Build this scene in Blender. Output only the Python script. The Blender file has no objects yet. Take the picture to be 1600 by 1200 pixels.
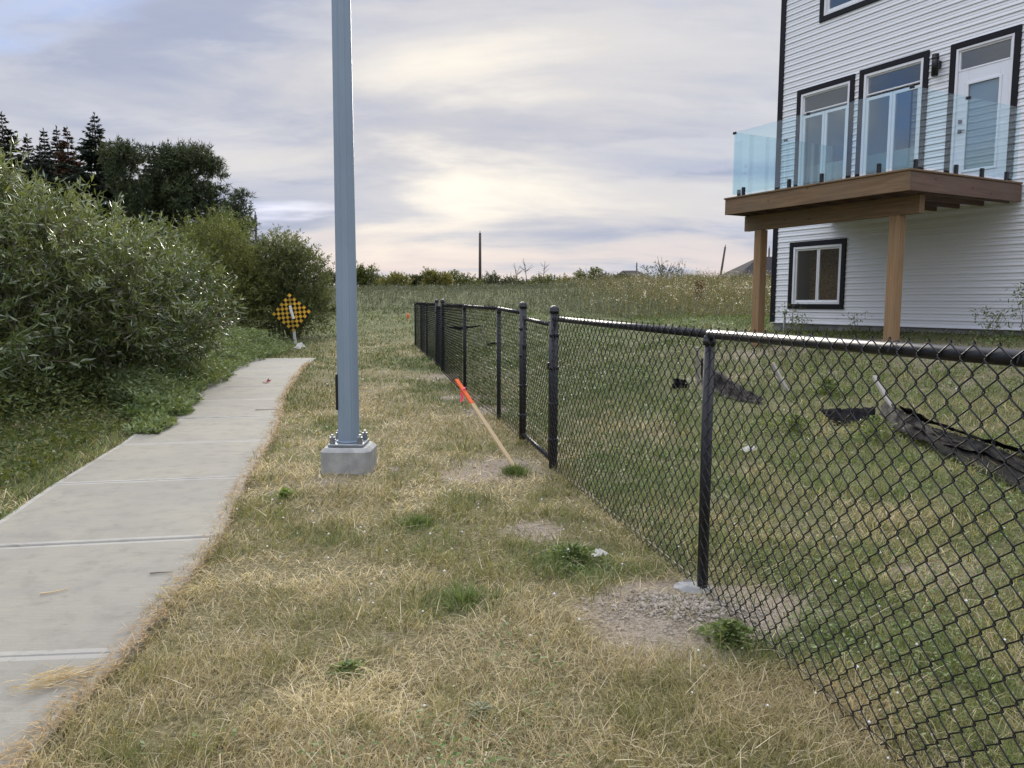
import bpy, bmesh, math, random
import numpy as np
from mathutils import Vector, Matrix
random.seed(7)
rng = np.random.default_rng(7)
SC = bpy.context.scene
COL = SC.collection
PI = math.pi
EYE = 1.4

# ---------------------------------------------------------------- camera
PITCH, ROLL = math.atan(127 / 1230), math.radians(0.2)
cam_d = bpy.data.cameras.new('camera'); cam = bpy.data.objects.new('camera', cam_d); COL.objects.link(cam)
cam_d.sensor_width = 36.0; cam_d.lens = 36.0 * 1230 / 1600; cam_d.clip_start = 0.05; cam_d.clip_end = 3000
fw = Vector((0, math.cos(PITCH), -math.sin(PITCH))); up0 = Vector((0, math.sin(PITCH), math.cos(PITCH)))
cx = Vector((1, 0, 0)) * math.cos(ROLL) + up0 * math.sin(ROLL)
cy = -Vector((1, 0, 0)) * math.sin(ROLL) + up0 * math.cos(ROLL)
M = Matrix((cx, cy, -fw)).transposed().to_4x4(); M.translation = (0, 0, EYE)
cam.matrix_world = M
SC.camera = cam

# ---------------------------------------------------------------- world, sun, exposure
SUN_EL, SUN_AZ = math.radians(21), math.radians(-4)          # azimuth measured from +Y towards +X
EXPOSURE = 1.05
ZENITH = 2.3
SKY_OFF = (0.16, 10.05)
world = bpy.data.worlds.new('World'); SC.world = world; world.use_nodes = True
nt = world.node_tree; nt.nodes.clear()

class NB:
    """tiny node builder"""
    def __init__(s, tree): s.t = tree
    def n(s, typ, ins=None, **props):
        o = s.t.nodes.new(typ)
        for k, v in props.items(): setattr(o, k, v)
        for k, v in (ins or {}).items():
            sock = o.inputs[k]
            if isinstance(v, bpy.types.NodeSocket): s.t.links.new(v, sock)
            else: sock.default_value = v
        return o
    def math(s, op, a, b=0.0, clamp=False):
        return s.n('ShaderNodeMath', {0: a, 1: b}, operation=op, use_clamp=clamp).outputs[0]
    def mix(s, f, a, b, blend='MIX'):
        o = s.n('ShaderNodeMix', data_type='RGBA', blend_type=blend)
        for i, v in ((0, f), (6, a), (7, b)):
            if isinstance(v, bpy.types.NodeSocket): s.t.links.new(v, o.inputs[i])
            else: o.inputs[i].default_value = v if i == 0 else (v[0], v[1], v[2], 1)
        return o.outputs[2]
    def mapr(s, v, a, b, c=0.0, d=1.0, smooth=True):
        return s.n('ShaderNodeMapRange', {0: v, 1: a, 2: b, 3: c, 4: d}, interpolation_type='SMOOTHSTEP' if smooth else 'LINEAR', clamp=True).outputs[0]
    def noise(s, vec, scale, detail=5, rough=0.55, dist=0.0):
        return s.n('ShaderNodeTexNoise', {'Vector': vec, 'Scale': scale, 'Detail': detail, 'Roughness': rough, 'Distortion': dist}).outputs[0]

def build_sky():
    b = NB(nt)
    tc = b.n('ShaderNodeTexCoord').outputs['Generated']
    sep = b.n('ShaderNodeSeparateXYZ', {0: tc})
    X, Y, Z = sep.outputs
    zc = b.math('MAXIMUM', Z, 0.0)
    den = b.math('ADD', zc, 0.20)
    qx, qy = b.math('DIVIDE', X, den), b.math('DIVIDE', Y, den)
    q = b.n('ShaderNodeCombineXYZ', {0: b.math('MULTIPLY', qx, 0.55), 1: qy, 2: 0.0}).outputs[0]
    q2 = b.n('ShaderNodeVectorMath', {0: q, 1: (10.6, 5.2, 0.6)}, operation='ADD').outputs[0]
    q3 = b.n('ShaderNodeVectorMath', {0: q, 1: (SKY_OFF[0], SKY_OFF[1], 0.3)}, operation='ADD').outputs[0]
    n1 = b.noise(q3, 0.75, 5, 0.5, 0.3)
    n2 = b.noise(q2, 1.5, 8, 0.52, 0.45)
    n4 = b.noise(q2, 4.5, 6, 0.6, 0.3)
    sky = b.n('ShaderNodeTexSky', sky_type='NISHITA', sun_disc=False, sun_elevation=SUN_EL, sun_rotation=SUN_AZ, air_density=1.0, dust_density=1.5, ozone_density=1.0)
    S = 0.1; k = 0.65 / S
    clear = b.mix(0.88, sky.outputs[0], (0.215 * k, 0.325 * k, 0.60 * k))
    g1, g2 = (0.31 * k, 0.345 * k, 0.455 * k), (0.50 * k, 0.505 * k, 0.54 * k)
    n24 = b.math('ADD', b.math('MULTIPLY', n2, 0.82), b.math('MULTIPLY', n4, 0.18))
    cloud = b.mix(b.mapr(n24, 0.38, 0.62), g1, g2)
    cover = b.mapr(b.math('ADD', n1, b.math('MULTIPLY', b.math('SUBTRACT', n24, 0.5), 0.5)), 0.325, 0.415)
    col = b.mix(cover, clear, cloud)
    puff = b.math('MULTIPLY', b.mapr(b.noise(q2, 2.6, 11, 0.58, 0.15), 0.50, 0.60), 0.26)
    col = b.mix(puff, col, (0.60 * k, 0.605 * k, 0.64 * k))
    # glow of the veiled sun
    ge = math.radians(9.0)
    sd = (math.sin(SUN_AZ) * math.cos(ge), math.cos(SUN_AZ) * math.cos(ge), math.sin(ge))
    dt = b.n('ShaderNodeVectorMath', {0: tc, 1: sd}, operation='DOT_PRODUCT').outputs['Value']
    ang = b.math('ARCCOSINE', dt)
    wob = b.math('MULTIPLY', b.math('SUBTRACT', n24, 0.5), -0.78)
    halo = b.mapr(b.math('ADD', ang, wob), 0.02, 0.42, 1.0, 0.0)
    core = b.mapr(b.math('ADD', ang, wob), -0.06, 0.145, 1.0, 0.0)
    col = b.mix(b.math('MULTIPLY', halo, 0.58), col, (0.635 * k, 0.595 * k, 0.555 * k))
    col = b.mix(b.math('MULTIPLY', core, 0.95), col, (0.84 * k, 0.78 * k, 0.67 * k))
    # peach band low over the horizon, broken by grey blue strips
    low = b.math('MULTIPLY', b.mapr(Z, 0.0, 0.13, 1.0, 0.0), b.mapr(n24, 0.44, 0.56))
    warm = b.mapr(dt, 0.80, 0.98)
    col = b.mix(b.math('MULTIPLY', b.math('MULTIPLY', low, warm), 0.8), col, (0.70 * k, 0.575 * k, 0.52 * k))
    # gain added towards the zenith so the sky lights ground and walls more
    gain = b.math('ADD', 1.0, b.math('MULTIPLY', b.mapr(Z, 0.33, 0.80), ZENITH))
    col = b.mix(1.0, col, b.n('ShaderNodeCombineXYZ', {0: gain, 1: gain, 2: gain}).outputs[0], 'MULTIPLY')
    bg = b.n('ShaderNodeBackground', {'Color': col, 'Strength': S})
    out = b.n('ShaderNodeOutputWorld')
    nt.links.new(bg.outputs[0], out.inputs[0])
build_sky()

sun_d = bpy.data.lights.new('sun', 'SUN'); sun = bpy.data.objects.new('sun', sun_d); COL.objects.link(sun)
sun_d.energy = 1.5; sun_d.angle = math.radians(22); sun_d.color = (1.0, 0.93, 0.82)
sv = Vector((math.sin(SUN_AZ) * math.cos(SUN_EL), math.cos(SUN_AZ) * math.cos(SUN_EL), math.sin(SUN_EL)))
sun.rotation_euler = sv.to_track_quat('Z', 'Y').to_euler(); sun.location = (0, 60, 40)

vs = SC.view_settings; vs.view_transform = 'Standard'; vs.look = 'None'; vs.gamma = 1.0; vs.exposure = EXPOSURE; vs.use_curve_mapping = False
SC.cycles.max_bounces = 8; SC.cycles.transparent_max_bounces = 16
SC.cycles.use_denoising = True
SC.cycles.sample_clamp_indirect = 6.0

# ---------------------------------------------------------------- helpers
def sst(a, b, x):
    t = np.clip((np.asarray(x, float) - a) / (b - a), 0, 1); return t * t * (3 - 2 * t)

def _hash(ix, iy, seed):
    n = (ix.astype(np.int64) * 374761393 + iy.astype(np.int64) * 668265263 + seed * 974634541) & 0x7fffffff
    n = (n ^ (n >> 13)) * 1274126177 & 0x7fffffff
    return ((n ^ (n >> 16)) & 0xffff) / 65535.0
def vnoise(x, y, seed=0):
    x = np.asarray(x, float); y = np.asarray(y, float)
    ix, iy = np.floor(x), np.floor(y); fx, fy = x - ix, y - iy
    fx = fx * fx * (3 - 2 * fx); fy = fy * fy * (3 - 2 * fy)
    a, b_ = _hash(ix, iy, seed), _hash(ix + 1, iy, seed); c, d = _hash(ix, iy + 1, seed), _hash(ix + 1, iy + 1, seed)
    return (a * (1 - fx) + b_ * fx) * (1 - fy) + (c * (1 - fx) + d * fx) * fy
def fbm(x, y, seed=0, oct=4):
    s = 0; a = 0.5; t = 0
    for i in range(oct):
        s = s + a * vnoise(x * 2 ** i, y * 2 ** i, seed + i * 17); t += a; a *= 0.55
    return s / t

def fence_x(y): return 1.63 - 0.19 * y
MOUND = (0.80, 3.46)
def terrain(x, y):
    x = np.asarray(x, float); y = np.asarray(y, float)
    s = (x - fence_x(y)) * 0.982
    lon = 0.006 * np.clip(y - 4, 0, 40)
    yard = 0.85 * sst(0.2, 9.5, s)
    field = (2.1 + 0.45 * sst(-2, 24, x) + 0.5 * (fbm(x * 0.07, y * 0.05, 111) - 0.5)) * sst(20, 66, y)
    far = -0.012 * np.clip(y - 80, 0, 400)
    z = lon + np.sqrt(yard ** 2 + field ** 2) + far
    z = z + 0.055 * np.exp(-(((x - MOUND[0]) / 0.30) ** 2 + ((y - MOUND[1]) / 0.22) ** 2))
    return z
def tz(x, y): return float(terrain(x, y))

def tag(o, label=None, cat=None, group=None, kind=None):
    if label: o['label'] = label
    if cat: o['category'] = cat
    if group: o['group'] = group
    if kind: o['kind'] = kind
    return o
def empty(name, loc, label=None, cat=None, group=None, kind=None, rz=0.0):
    o = bpy.data.objects.new(name, None); COL.objects.link(o); o.location = loc; o.rotation_euler = (0, 0, rz)
    o.empty_display_size = 0.2
    return tag(o, label, cat, group, kind)
def link(name, me, parent=None, mat=None):
    o = bpy.data.objects.new(name, me); COL.objects.link(o)
    if mat is not None:
        for m in (mat if isinstance(mat, (list, tuple)) else [mat]): me.materials.append(m)
    if parent is not None: o.parent = parent
    return o

class MB:
    """collects shapes in one bmesh"""
    def __init__(s): s.bm = bmesh.new()
    def box(s, lo, hi, bev=0.0, mi=0, seg=1):
        lo = Vector(lo); hi = Vector(hi); c = (lo + hi) / 2; d = hi - lo
        r = bmesh.ops.create_cube(s.bm, size=1.0, matrix=Matrix.Translation(c) @ Matrix.Diagonal((abs(d.x), abs(d.y), abs(d.z), 1)))
        vs_ = r['verts']
        fs = {f for v in vs_ for f in v.link_faces}
        for f in fs: f.material_index = mi
        if bev:
            es = list({e for v in vs_ for e in v.link_edges})
            bmesh.ops.bevel(s.bm, geom=es, offset=bev, segments=seg, affect='EDGES', profile=0.6)
        return s
    def tube(s, pts, rad, n=8, cap=True, mi=0):
        pts = [Vector(p) for p in pts]; rads = rad if isinstance(rad, (list, tuple)) else [rad] * len(pts)
        rings = []; ref = None
        for i, p in enumerate(pts):
            t = (pts[min(i + 1, len(pts) - 1)] - pts[max(i - 1, 0)]).normalized()
            if ref is None: ref = Vector((0, 0, 1)) if abs(t.z) < 0.9 else Vector((1, 0, 0))
            a = t.cross(ref).normalized(); b_ = a.cross(t).normalized(); ref = b_
            rings.append([s.bm.verts.new(p + (a * math.cos(2 * PI * k / n) + b_ * math.sin(2 * PI * k / n)) * rads[i]) for k in range(n)])
        for r0, r1 in zip(rings, rings[1:]):
            for k in range(n):
                f = s.bm.faces.new((r0[k], r0[(k + 1) % n], r1[(k + 1) % n], r1[k])); f.smooth = n > 6; f.material_index = mi
        if cap:
            for r in (rings[0], list(reversed(rings[-1]))):
                try: s.bm.faces.new(list(reversed(r))).material_index = mi
                except ValueError: pass
        return s
    def dome(s, c, r, h, n=12, m=4):
        c = Vector(c); prev = None
        for j in range(m):
            a = j / m * PI / 2
            ring = [s.bm.verts.new(c + Vector((math.cos(2 * PI * k / n) * r * math.cos(a), math.sin(2 * PI * k / n) * r * math.cos(a), h * math.sin(a)))) for k in range(n)]
            if prev:
                for k in range(n): s.bm.faces.new((prev[k], prev[(k + 1) % n], ring[(k + 1) % n], ring[k])).smooth = True
            prev = ring
        t = s.bm.verts.new(c + Vector((0, 0, h)))
        for k in range(n): s.bm.faces.new((prev[k], prev[(k + 1) % n], t)).smooth = True
        return s
    def poly(s, pts, mi=0):
        f = s.bm.faces.new([s.bm.verts.new(p) for p in pts]); f.material_index = mi; return s
    def prism(s, prof, x0, x1):
        """profile of (y,z) points extruded along x"""
        a = [s.bm.verts.new((x0, y, z)) for y, z in prof]; b_ = [s.bm.verts.new((x1, y, z)) for y, z in prof]
        n = len(prof)
        for i in range(n): s.bm.faces.new((a[i], a[(i + 1) % n], b_[(i + 1) % n], b_[i]))
        s.bm.faces.new(list(reversed(a))); s.bm.faces.new(b_)
        return s
    def mesh(s, name):
        bmesh.ops.recalc_face_normals(s.bm, faces=s.bm.faces)
        me = bpy.data.meshes.new(name); s.bm.to_mesh(me); s.bm.free(); return me
    def build(s, name, mat, parent=None): return link(name, s.mesh(name), parent, mat)

def mesh_np(name, V, faces_flat, counts, cols=None, smooth=False):
    me = bpy.data.meshes.new(name)
    nv = len(V); me.vertices.add(nv); me.vertices.foreach_set('co', np.ascontiguousarray(V, np.float32).ravel())
    me.loops.add(len(faces_flat)); me.loops.foreach_set('vertex_index', np.ascontiguousarray(faces_flat, np.int32))
    counts = np.asarray(counts, np.int32); start = np.concatenate([[0], np.cumsum(counts)[:-1]]).astype(np.int32)
    me.polygons.add(len(counts)); me.polygons.foreach_set('loop_start', start); me.polygons.foreach_set('loop_total', counts)
    if smooth: me.polygons.foreach_set('use_smooth', np.ones(len(counts), bool))
    if cols is not None:
        a = me.attributes.new('Col', 'FLOAT_COLOR', 'POINT')
        c4 = np.ones((nv, 4), np.float32); c4[:, :3] = cols; a.data.foreach_set('color', c4.ravel())
    me.update(calc_edges=True); return me
def unit(a): return a / np.maximum(np.linalg.norm(a, axis=1, keepdims=True), 1e-9)

def leaves_mesh(name, P, D, L, W, C, Nr=None, fold=0.0):
    """one diamond leaf per row"""
    n = len(P); D = unit(D)
    if Nr is None: Nr = rng.normal(size=(n, 3))
    S = unit(np.cross(D, Nr)); U = np.cross(S, D)
    L = np.broadcast_to(np.asarray(L, float), (n,))[:, None]; W = np.broadcast_to(np.asarray(W, float), (n,))[:, None]
    V = np.empty((n, 4, 3)); V[:, 0] = P; V[:, 1] = P + D * L * 0.45 + S * W * 0.5 + U * L * fold; V[:, 2] = P + D * L; V[:, 3] = P + D * L * 0.45 - S * W * 0.5 + U * L * fold
    cols = np.repeat(C, 4, axis=0)
    return mesh_np(name, V.reshape(-1, 3), np.arange(n * 4), np.full(n, 4), cols)

def blades_mesh(name, P, az, lean, Lh, W, C, curl=0.5):
    """curved grass blades: quad + tip triangle"""
    n = len(P); ca, sa = np.cos(az), np.sin(az)
    dirh = np.stack([ca, sa, np.zeros(n)], 1)
    fa = rng.uniform(0, 2 * PI, n); side = np.stack([np.cos(fa), np.sin(fa), np.zeros(n)], 1)
    l1 = lean; l2 = np.clip(lean + curl * rng.uniform(0.2, 1.2, n), 0, 1.75)
    h = Lh[:, None] * 0.5
    m = P + (dirh * np.sin(l1)[:, None] + np.array([0, 0, 1.0]) * np.cos(l1)[:, None]) * h
    t = m + (dirh * np.sin(l2)[:, None] + np.array([0, 0, 1.0]) * np.cos(l2)[:, None]) * h
    w = side * W[:, None] * 0.5
    V = np.empty((n, 5, 3)); V[:, 0] = P - w; V[:, 1] = P + w; V[:, 2] = m + w * 0.75; V[:, 3] = m - w * 0.75; V[:, 4] = t
    b0 = (np.arange(n) * 5)[:, None]
    F = np.concatenate([b0 + np.array([0, 1, 2, 3]), b0 + np.array([3, 2, 4])], 1).ravel()
    cnt = np.tile([4, 3], n)
    return mesh_np(name, V.reshape(-1, 3), F, cnt, np.repeat(C, 5, axis=0))

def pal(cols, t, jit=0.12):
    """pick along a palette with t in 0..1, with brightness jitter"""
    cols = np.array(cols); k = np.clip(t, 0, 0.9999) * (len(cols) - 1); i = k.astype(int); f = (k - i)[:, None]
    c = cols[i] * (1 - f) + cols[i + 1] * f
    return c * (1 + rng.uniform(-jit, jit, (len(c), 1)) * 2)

# ---------------------------------------------------------------- materials
def mat(name, col, rough=0.7, metal=0.0, var=0.0, scale=6.0, col2=None, bump=0.0, bscale=40.0, stretch=(1, 1, 1), spec=0.5, coat=0.0):
    m = bpy.data.materials.new(name); m.use_nodes = True; t = m.node_tree; b = NB(t)
    p = t.nodes['Principled BSDF']; p.inputs['Roughness'].default_value = rough; p.inputs['Metallic'].default_value = metal
    p.inputs['Specular IOR Level'].default_value = spec; p.inputs['Coat Weight'].default_value = coat
    tc = b.n('ShaderNodeTexCoord').outputs['Object']
    mp = b.n('ShaderNodeMapping', {'Vector': tc, 'Scale': stretch}).outputs[0]
    c2 = col2 if col2 else tuple(max(0.0, c * (1 - var)) for c in col)
    if var or col2:
        f = b.mapr(b.noise(mp, scale, 6, 0.62), 0.32, 0.68)
        t.links.new(b.mix(f, col, c2), p.inputs['Base Color'])
    else: p.inputs['Base Color'].default_value = (*col, 1)
    if bump:
        bn = b.n('ShaderNodeBump', {'Height': b.noise(mp, bscale, 5, 0.6), 'Strength': bump, 'Distance': 0.01})
        t.links.new(bn.outputs[0], p.inputs['Normal'])
    return m
def leaf_mat(name, rough=0.42, trans=0.35, spec=0.5, tint=(1.25, 1.15, 0.6)):
    m = bpy.data.materials.new(name); m.use_nodes = True; t = m.node_tree; b = NB(t)
    p = t.nodes['Principled BSDF']; out = t.nodes['Material Output']
    c = b.n('ShaderNodeAttribute', attribute_name='Col').outputs['Color']
    t.links.new(c, p.inputs['Base Color']); p.inputs['Roughness'].default_value = rough; p.inputs['Specular IOR Level'].default_value = spec
    tr = b.n('ShaderNodeBsdfTranslucent', {'Color': b.mix(1.0, c, tint, 'MULTIPLY')})
    mx = b.n('ShaderNodeMixShader', {0: trans, 1: p.outputs[0], 2: tr.outputs[0]})
    t.links.new(mx.outputs[0], out.inputs[0]); return m
def glass_mat(name, tint, base=0.06, ior=1.5, opac=0.0):
    m = bpy.data.materials.new(name); m.use_nodes = True; t = m.node_tree; t.nodes.clear(); b = NB(t)
    lw = b.n('ShaderNodeLayerWeight', {'Blend': 0.5}).outputs['Facing']
    f = b.math('ADD', b.math('MULTIPLY', b.math('POWER', lw, 4.0), 0.8), base, True)
    tr = b.n('ShaderNodeBsdfTransparent', {'Color': (*tint, 1)}); gl = b.n('ShaderNodeBsdfGlossy', {'Color': (0.95, 0.95, 0.94, 1), 'Roughness': 0.02})
    mx = b.n('ShaderNodeMixShader', {0: f, 1: tr.outputs[0], 2: gl.outputs[0]})
    out = b.n('ShaderNodeOutputMaterial', {0: mx.outputs[0]}); return m
def wood_mat(name, axis, c1, c2, c3, knots=True, rough=0.75):
    m = bpy.data.materials.new(name); m.use_nodes = True; t = m.node_tree; b = NB(t); p = t.nodes['Principled BSDF']
    tc = b.n('ShaderNodeTexCoord').outputs['Object']
    sc = [14.0, 14.0, 14.0]; sc[axis] = 0.7
    g = b.noise(b.n('ShaderNodeMapping', {'Vector': tc, 'Scale': sc}).outputs[0], 2.2, 8, 0.65, 0.6)
    big = b.noise(tc, 1.3, 3)
    c = b.mix(b.mapr(g, 0.3, 0.7), c1, c2)
    c = b.mix(b.math('MULTIPLY', b.mapr(big, 0.42, 0.68), 0.6), c, c3)
    if knots:
        vs_ = [5.0, 5.0, 5.0]; vs_[axis] = 2.6
        v = b.n('ShaderNodeTexVoronoi', {'Vector': b.n('ShaderNodeMapping', {'Vector': tc, 'Scale': vs_}).outputs[0], 'Scale': 1.0})
        c = b.mix(b.mapr(v.outputs['Distance'], 0.05, 0.13, 0.75, 0.0), c, tuple(x * 0.4 for x in c3))
    t.links.new(c, p.inputs['Base Color']); p.inputs['Roughness'].default_value = rough
    bn = b.n('ShaderNodeBump', {'Height': g, 'Strength': 0.35, 'Distance': 0.004}); t.links.new(bn.outputs[0], p.inputs['Normal'])
    return m

GRASS = leaf_mat('grass_blades', 0.6, 0.35, 0.3, (1.1, 1.05, 0.75))
LEAF = leaf_mat('willow_leaves', 0.27, 0.28, 1.0)
DULL = leaf_mat('dull_leaves', 0.55, 0.3, 0.3)
NEEDLE = leaf_mat('needles', 0.6, 0.12, 0.25)
BARK = mat('bark', (0.11, 0.085, 0.06), 0.9, var=0.5, scale=12, bump=0.6, stretch=(1, 1, 0.25))
TWIG = mat('twig_bark', (0.20, 0.16, 0.11), 0.8, var=0.4, scale=20)
GALV = mat('painted_galvanised_steel', (0.265, 0.335, 0.405), 0.45, 0.2, 0.12, 3.0, bump=0.03, bscale=60, stretch=(1, 1, 0.3))
STEEL = mat('bare_galvanised_steel', (0.30, 0.32, 0.34), 0.45, 0.6, 0.3, 25)
VINYL = mat('black_vinyl_coat', (0.007, 0.007, 0.010), 0.42, 0.0, 0.3, 30, spec=0.45)
WIRE = mat('black_vinyl_wire', (0.009, 0.009, 0.013), 0.4, 0.0, 0.2, 30, spec=0.35)
CONC = mat('cast_concrete', (0.40, 0.40, 0.37), 0.85, 0, 0, 9, (0.28, 0.28, 0.265), 0.25, 90)
FOUND = mat('foundation_concrete', (0.33, 0.33, 0.32), 0.9, 0, 0, 5, (0.24, 0.24, 0.23), 0.3, 60)
WHITE = mat('white_vinyl_siding', (0.81, 0.82, 0.835), 0.42, 0, 0.05, 2.0, bump=0.06, bscale=30, stretch=(0.3, 3, 3))
WFRAME = mat('white_window_vinyl', (0.82, 0.83, 0.85), 0.35, 0, 0.04, 4)
BTRIM = mat('black_trim', (0.010, 0.009, 0.012), 0.5, 0, 0.3, 8, spec=0.25)
BLACK = mat('black_metal', (0.014, 0.014, 0.015), 0.35, 0.2)
DOORW = mat('white_door_paint', (0.80, 0.82, 0.86), 0.38, 0, 0.03, 3)
ROOM = mat('dim_room_paint', (0.30, 0.31, 0.33), 0.9, 0, 0.2, 2)
PALE_PANEL = mat('pale_board', (0.62, 0.72, 0.70), 0.8, 0, 0.08, 3)
OSB = mat('strand_board', (0.30, 0.20, 0.085), 0.85, 0, 0, 24, (0.10, 0.065, 0.03), 0.2, 40)
PANE = glass_mat('window_glass', (0.82, 0.87, 0.87), 0.12, 1.6)
PANE_DIM = glass_mat('basement_window_glass', (0.85, 0.85, 0.80), 0.012, 1.45)
RAILGLASS = glass_mat('railing_glass', (0.87, 0.958, 0.985), 0.085, 1.5)
WOODX = wood_mat('treated_wood_x', 0, (0.235, 0.15, 0.075), (0.14, 0.082, 0.04), (0.16, 0.115, 0.068))
WOODY = wood_mat('treated_wood_y', 1, (0.175, 0.105, 0.07), (0.11, 0.065, 0.045), (0.14, 0.105, 0.085))
WOODZ = wood_mat('treated_wood_z', 2, (0.36, 0.225, 0.115), (0.24, 0.14, 0.065), (0.28, 0.185, 0.10))
STAKEW = wood_mat('stake_wood', 2, (0.62, 0.47, 0.27), (0.50, 0.36, 0.19), (0.52, 0.40, 0.24), False)
GREYW = wood_mat('weathered_stake_wood', 2, (0.36, 0.33, 0.29), (0.22, 0.20, 0.17), (0.28, 0.25, 0.21), False)
ORANGE = mat('orange_marking_paint', (0.90, 0.16, 0.03), 0.6, 0, 0.2, 30)
PINK = mat('pink_flagging', (0.95, 0.10, 0.22), 0.5, 0, 0.1, 20)
FABRIC = mat('black_silt_fabric', (0.009, 0.009, 0.012), 0.6, 0, 0.4, 14, bump=0.3, bscale=60, spec=0.06)
PAPER = mat('white_litter', (0.80, 0.79, 0.74), 0.7, 0, 0.15, 20)
RED = mat('red_litter', (0.45, 0.05, 0.05), 0.6, 0, 0.3, 20)
YELLOW = mat('sign_yellow', (0.72, 0.50, 0.075), 0.45, 0, 0.25, 9)
SIGNBLK = mat('sign_black', (0.028, 0.010, 0.008), 0.5, 0, 0.3, 9)
POLEW = mat('utility_pole_wood', (0.085, 0.07, 0.055), 0.9, 0, 0.4, 8)
STONE = mat('pebble_stone', (0.44, 0.39, 0.32), 0.9, 0, 0, 60, (0.24, 0.205, 0.16))
FHOUSE = mat('far_house_siding', (0.36, 0.36, 0.35), 0.8, 0, 0.1, 2)
FROOF = mat('far_house_shingles', (0.05, 0.047, 0.05), 0.95, 0, 0.3, 3, spec=0.08)
PVC = mat('grey_pvc', (0.34, 0.35, 0.36), 0.5, 0, 0.15, 10)

def ground_material():
    m = bpy.data.materials.new('ground_soil'); m.use_nodes = True; t = m.node_tree; b = NB(t); p = t.nodes['Principled BSDF']
    pos = b.n('ShaderNodeTexCoord').outputs['Object']
    at = b.n('ShaderNodeAttribute', attribute_name='Col'); sep = b.n('ShaderNodeSeparateColor', {0: at.outputs['Color']})
    soilm, greenm = sep.outputs[0], sep.outputs[1]
    f1, f2, f3 = b.noise(pos, 55, 6, 0.65), b.noise(pos, 9, 5, 0.6), b.noise(pos, 160, 3, 0.6)
    soil = b.mix(b.mapr(f1, 0.35, 0.65), (0.19, 0.15, 0.105), (0.38, 0.32, 0.24))
    soil = b.mix(b.mapr(f3, 0.55, 0.7), soil, (0.52, 0.47, 0.39))
    thatch = b.mix(b.mapr(f1, 0.35, 0.68), (0.11, 0.09, 0.045), (0.36, 0.30, 0.17))
    green = b.mix(b.mapr(f1, 0.35, 0.68), (0.045, 0.06, 0.02), (0.13, 0.145, 0.055))
    c = b.mix(b.math('ADD', greenm, b.math('MULTIPLY', b.math('SUBTRACT', f2, 0.5), 0.7), True), thatch, green)
    c = b.mix(b.mapr(b.math('ADD', soilm, b.math('MULTIPLY', b.math('SUBTRACT', f2, 0.5), 0.9)), 0.3, 0.65), c, soil)
    t.links.new(c, p.inputs['Base Color']); p.inputs['Roughness'].default_value = 0.95; p.inputs['Specular IOR Level'].default_value = 0.15
    h = b.math('ADD', f1, b.math('MULTIPLY', f3, 0.6))
    t.links.new(b.n('ShaderNodeBump', {'Height': h, 'Strength': 0.9, 'Distance': 0.02}).outputs[0], p.inputs['Normal'])
    return m
def path_material(name, c1, c2, broom):
    m = bpy.data.materials.new(name); m.use_nodes = True; t = m.node_tree; b = NB(t); p = t.nodes['Principled BSDF']
    pos = b.n('ShaderNodeTexCoord').outputs['Object']
    big, mid, fine = b.noise(pos, 1.1, 5, 0.6, 0.4), b.noise(pos, 7, 6, 0.65), b.noise(pos, 140, 3, 0.6)
    rot = b.n('ShaderNodeMapping', {'Vector': pos, 'Rotation': (0, 0, math.radians(-12)), 'Scale': (3.0, 90.0, 1)}).outputs[0]
    br = b.noise(rot, 1.6, 4, 0.6)
    c = b.mix(b.mapr(big, 0.35, 0.65), c1, c2)
    c = b.mix(b.math('MULTIPLY', b.mapr(mid, 0.46, 0.70), 0.55), c, tuple(x * 0.72 for x in c2))
    c = b.mix(b.math('MULTIPLY', b.mapr(fine, 0.35, 0.7), 0.22), c, tuple(x * 0.6 for x in c1))
    if broom: c = b.mix(b.math('MULTIPLY', b.mapr(br, 0.4, 0.62), 0.34), c, tuple(x * 0.66 for x in c1))
    # scuffs and leaf stains
    st = b.noise(b.n('ShaderNodeMapping', {'Vector': pos, 'Location': (3, 7, 0), 'Scale': (1, 2.2, 1)}).outputs[0], 2.9, 4, 0.7, 0.8)
    c = b.mix(b.math('MULTIPLY', b.mapr(st, 0.58, 0.72), 0.6), c, (0.15, 0.135, 0.115))
    t.links.new(c, p.inputs['Base Color']); p.inputs['Roughness'].default_value = 0.85; p.inputs['Specular IOR Level'].default_value = 0.3
    hh = b.math('ADD', fine, b.math('MULTIPLY', br, 1.2 if broom else 0.0))
    t.links.new(b.n('ShaderNodeBump', {'Height': hh, 'Strength': 0.35, 'Distance': 0.004}).outputs[0], p.inputs['Normal'])
    return m
GROUND = ground_material()
SLAB = path_material('broomed_concrete', (0.285, 0.268, 0.215), (0.24, 0.228, 0.195), True)
SLABEDGE = path_material('trowelled_concrete', (0.345, 0.33, 0.285), (0.30, 0.288, 0.255), False)

# ---------------------------------------------------------------- path layout (right-hand ends of the joints)
JR = [(-1.32, -1.9), (-1.33, -0.25), (-1.40, 1.38), (-1.52, 2.99), (-1.72, 4.53), (-2.08, 6.09), (-2.38, 7.70), (-2.77, 9.30), (-3.17, 10.88), (-3.53, 12.48), (-3.86, 14.08), (-4.16, 15.68), (-4.42, 17.2), (-4.55, 18.3)]
PW = 1.40
def joint_line(i):
    p = Vector(JR[i]); a = Vector(JR[max(i - 1, 0)]); c = Vector(JR[min(i + 1, len(JR) - 1)]); t = (c - a).normalized()
    return p, p + Vector((-t.y, t.x)) * PW
_R = np.array([joint_line(i)[0] for i in range(len(JR))]); _L = np.array([joint_line(i)[1] for i in range(len(JR))])
def path_right(y): return np.interp(y, _R[:, 1], _R[:, 0])
def path_left(y): return np.interp(y, _L[:, 1], _L[:, 0])
PATH_END = 18.2

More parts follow.
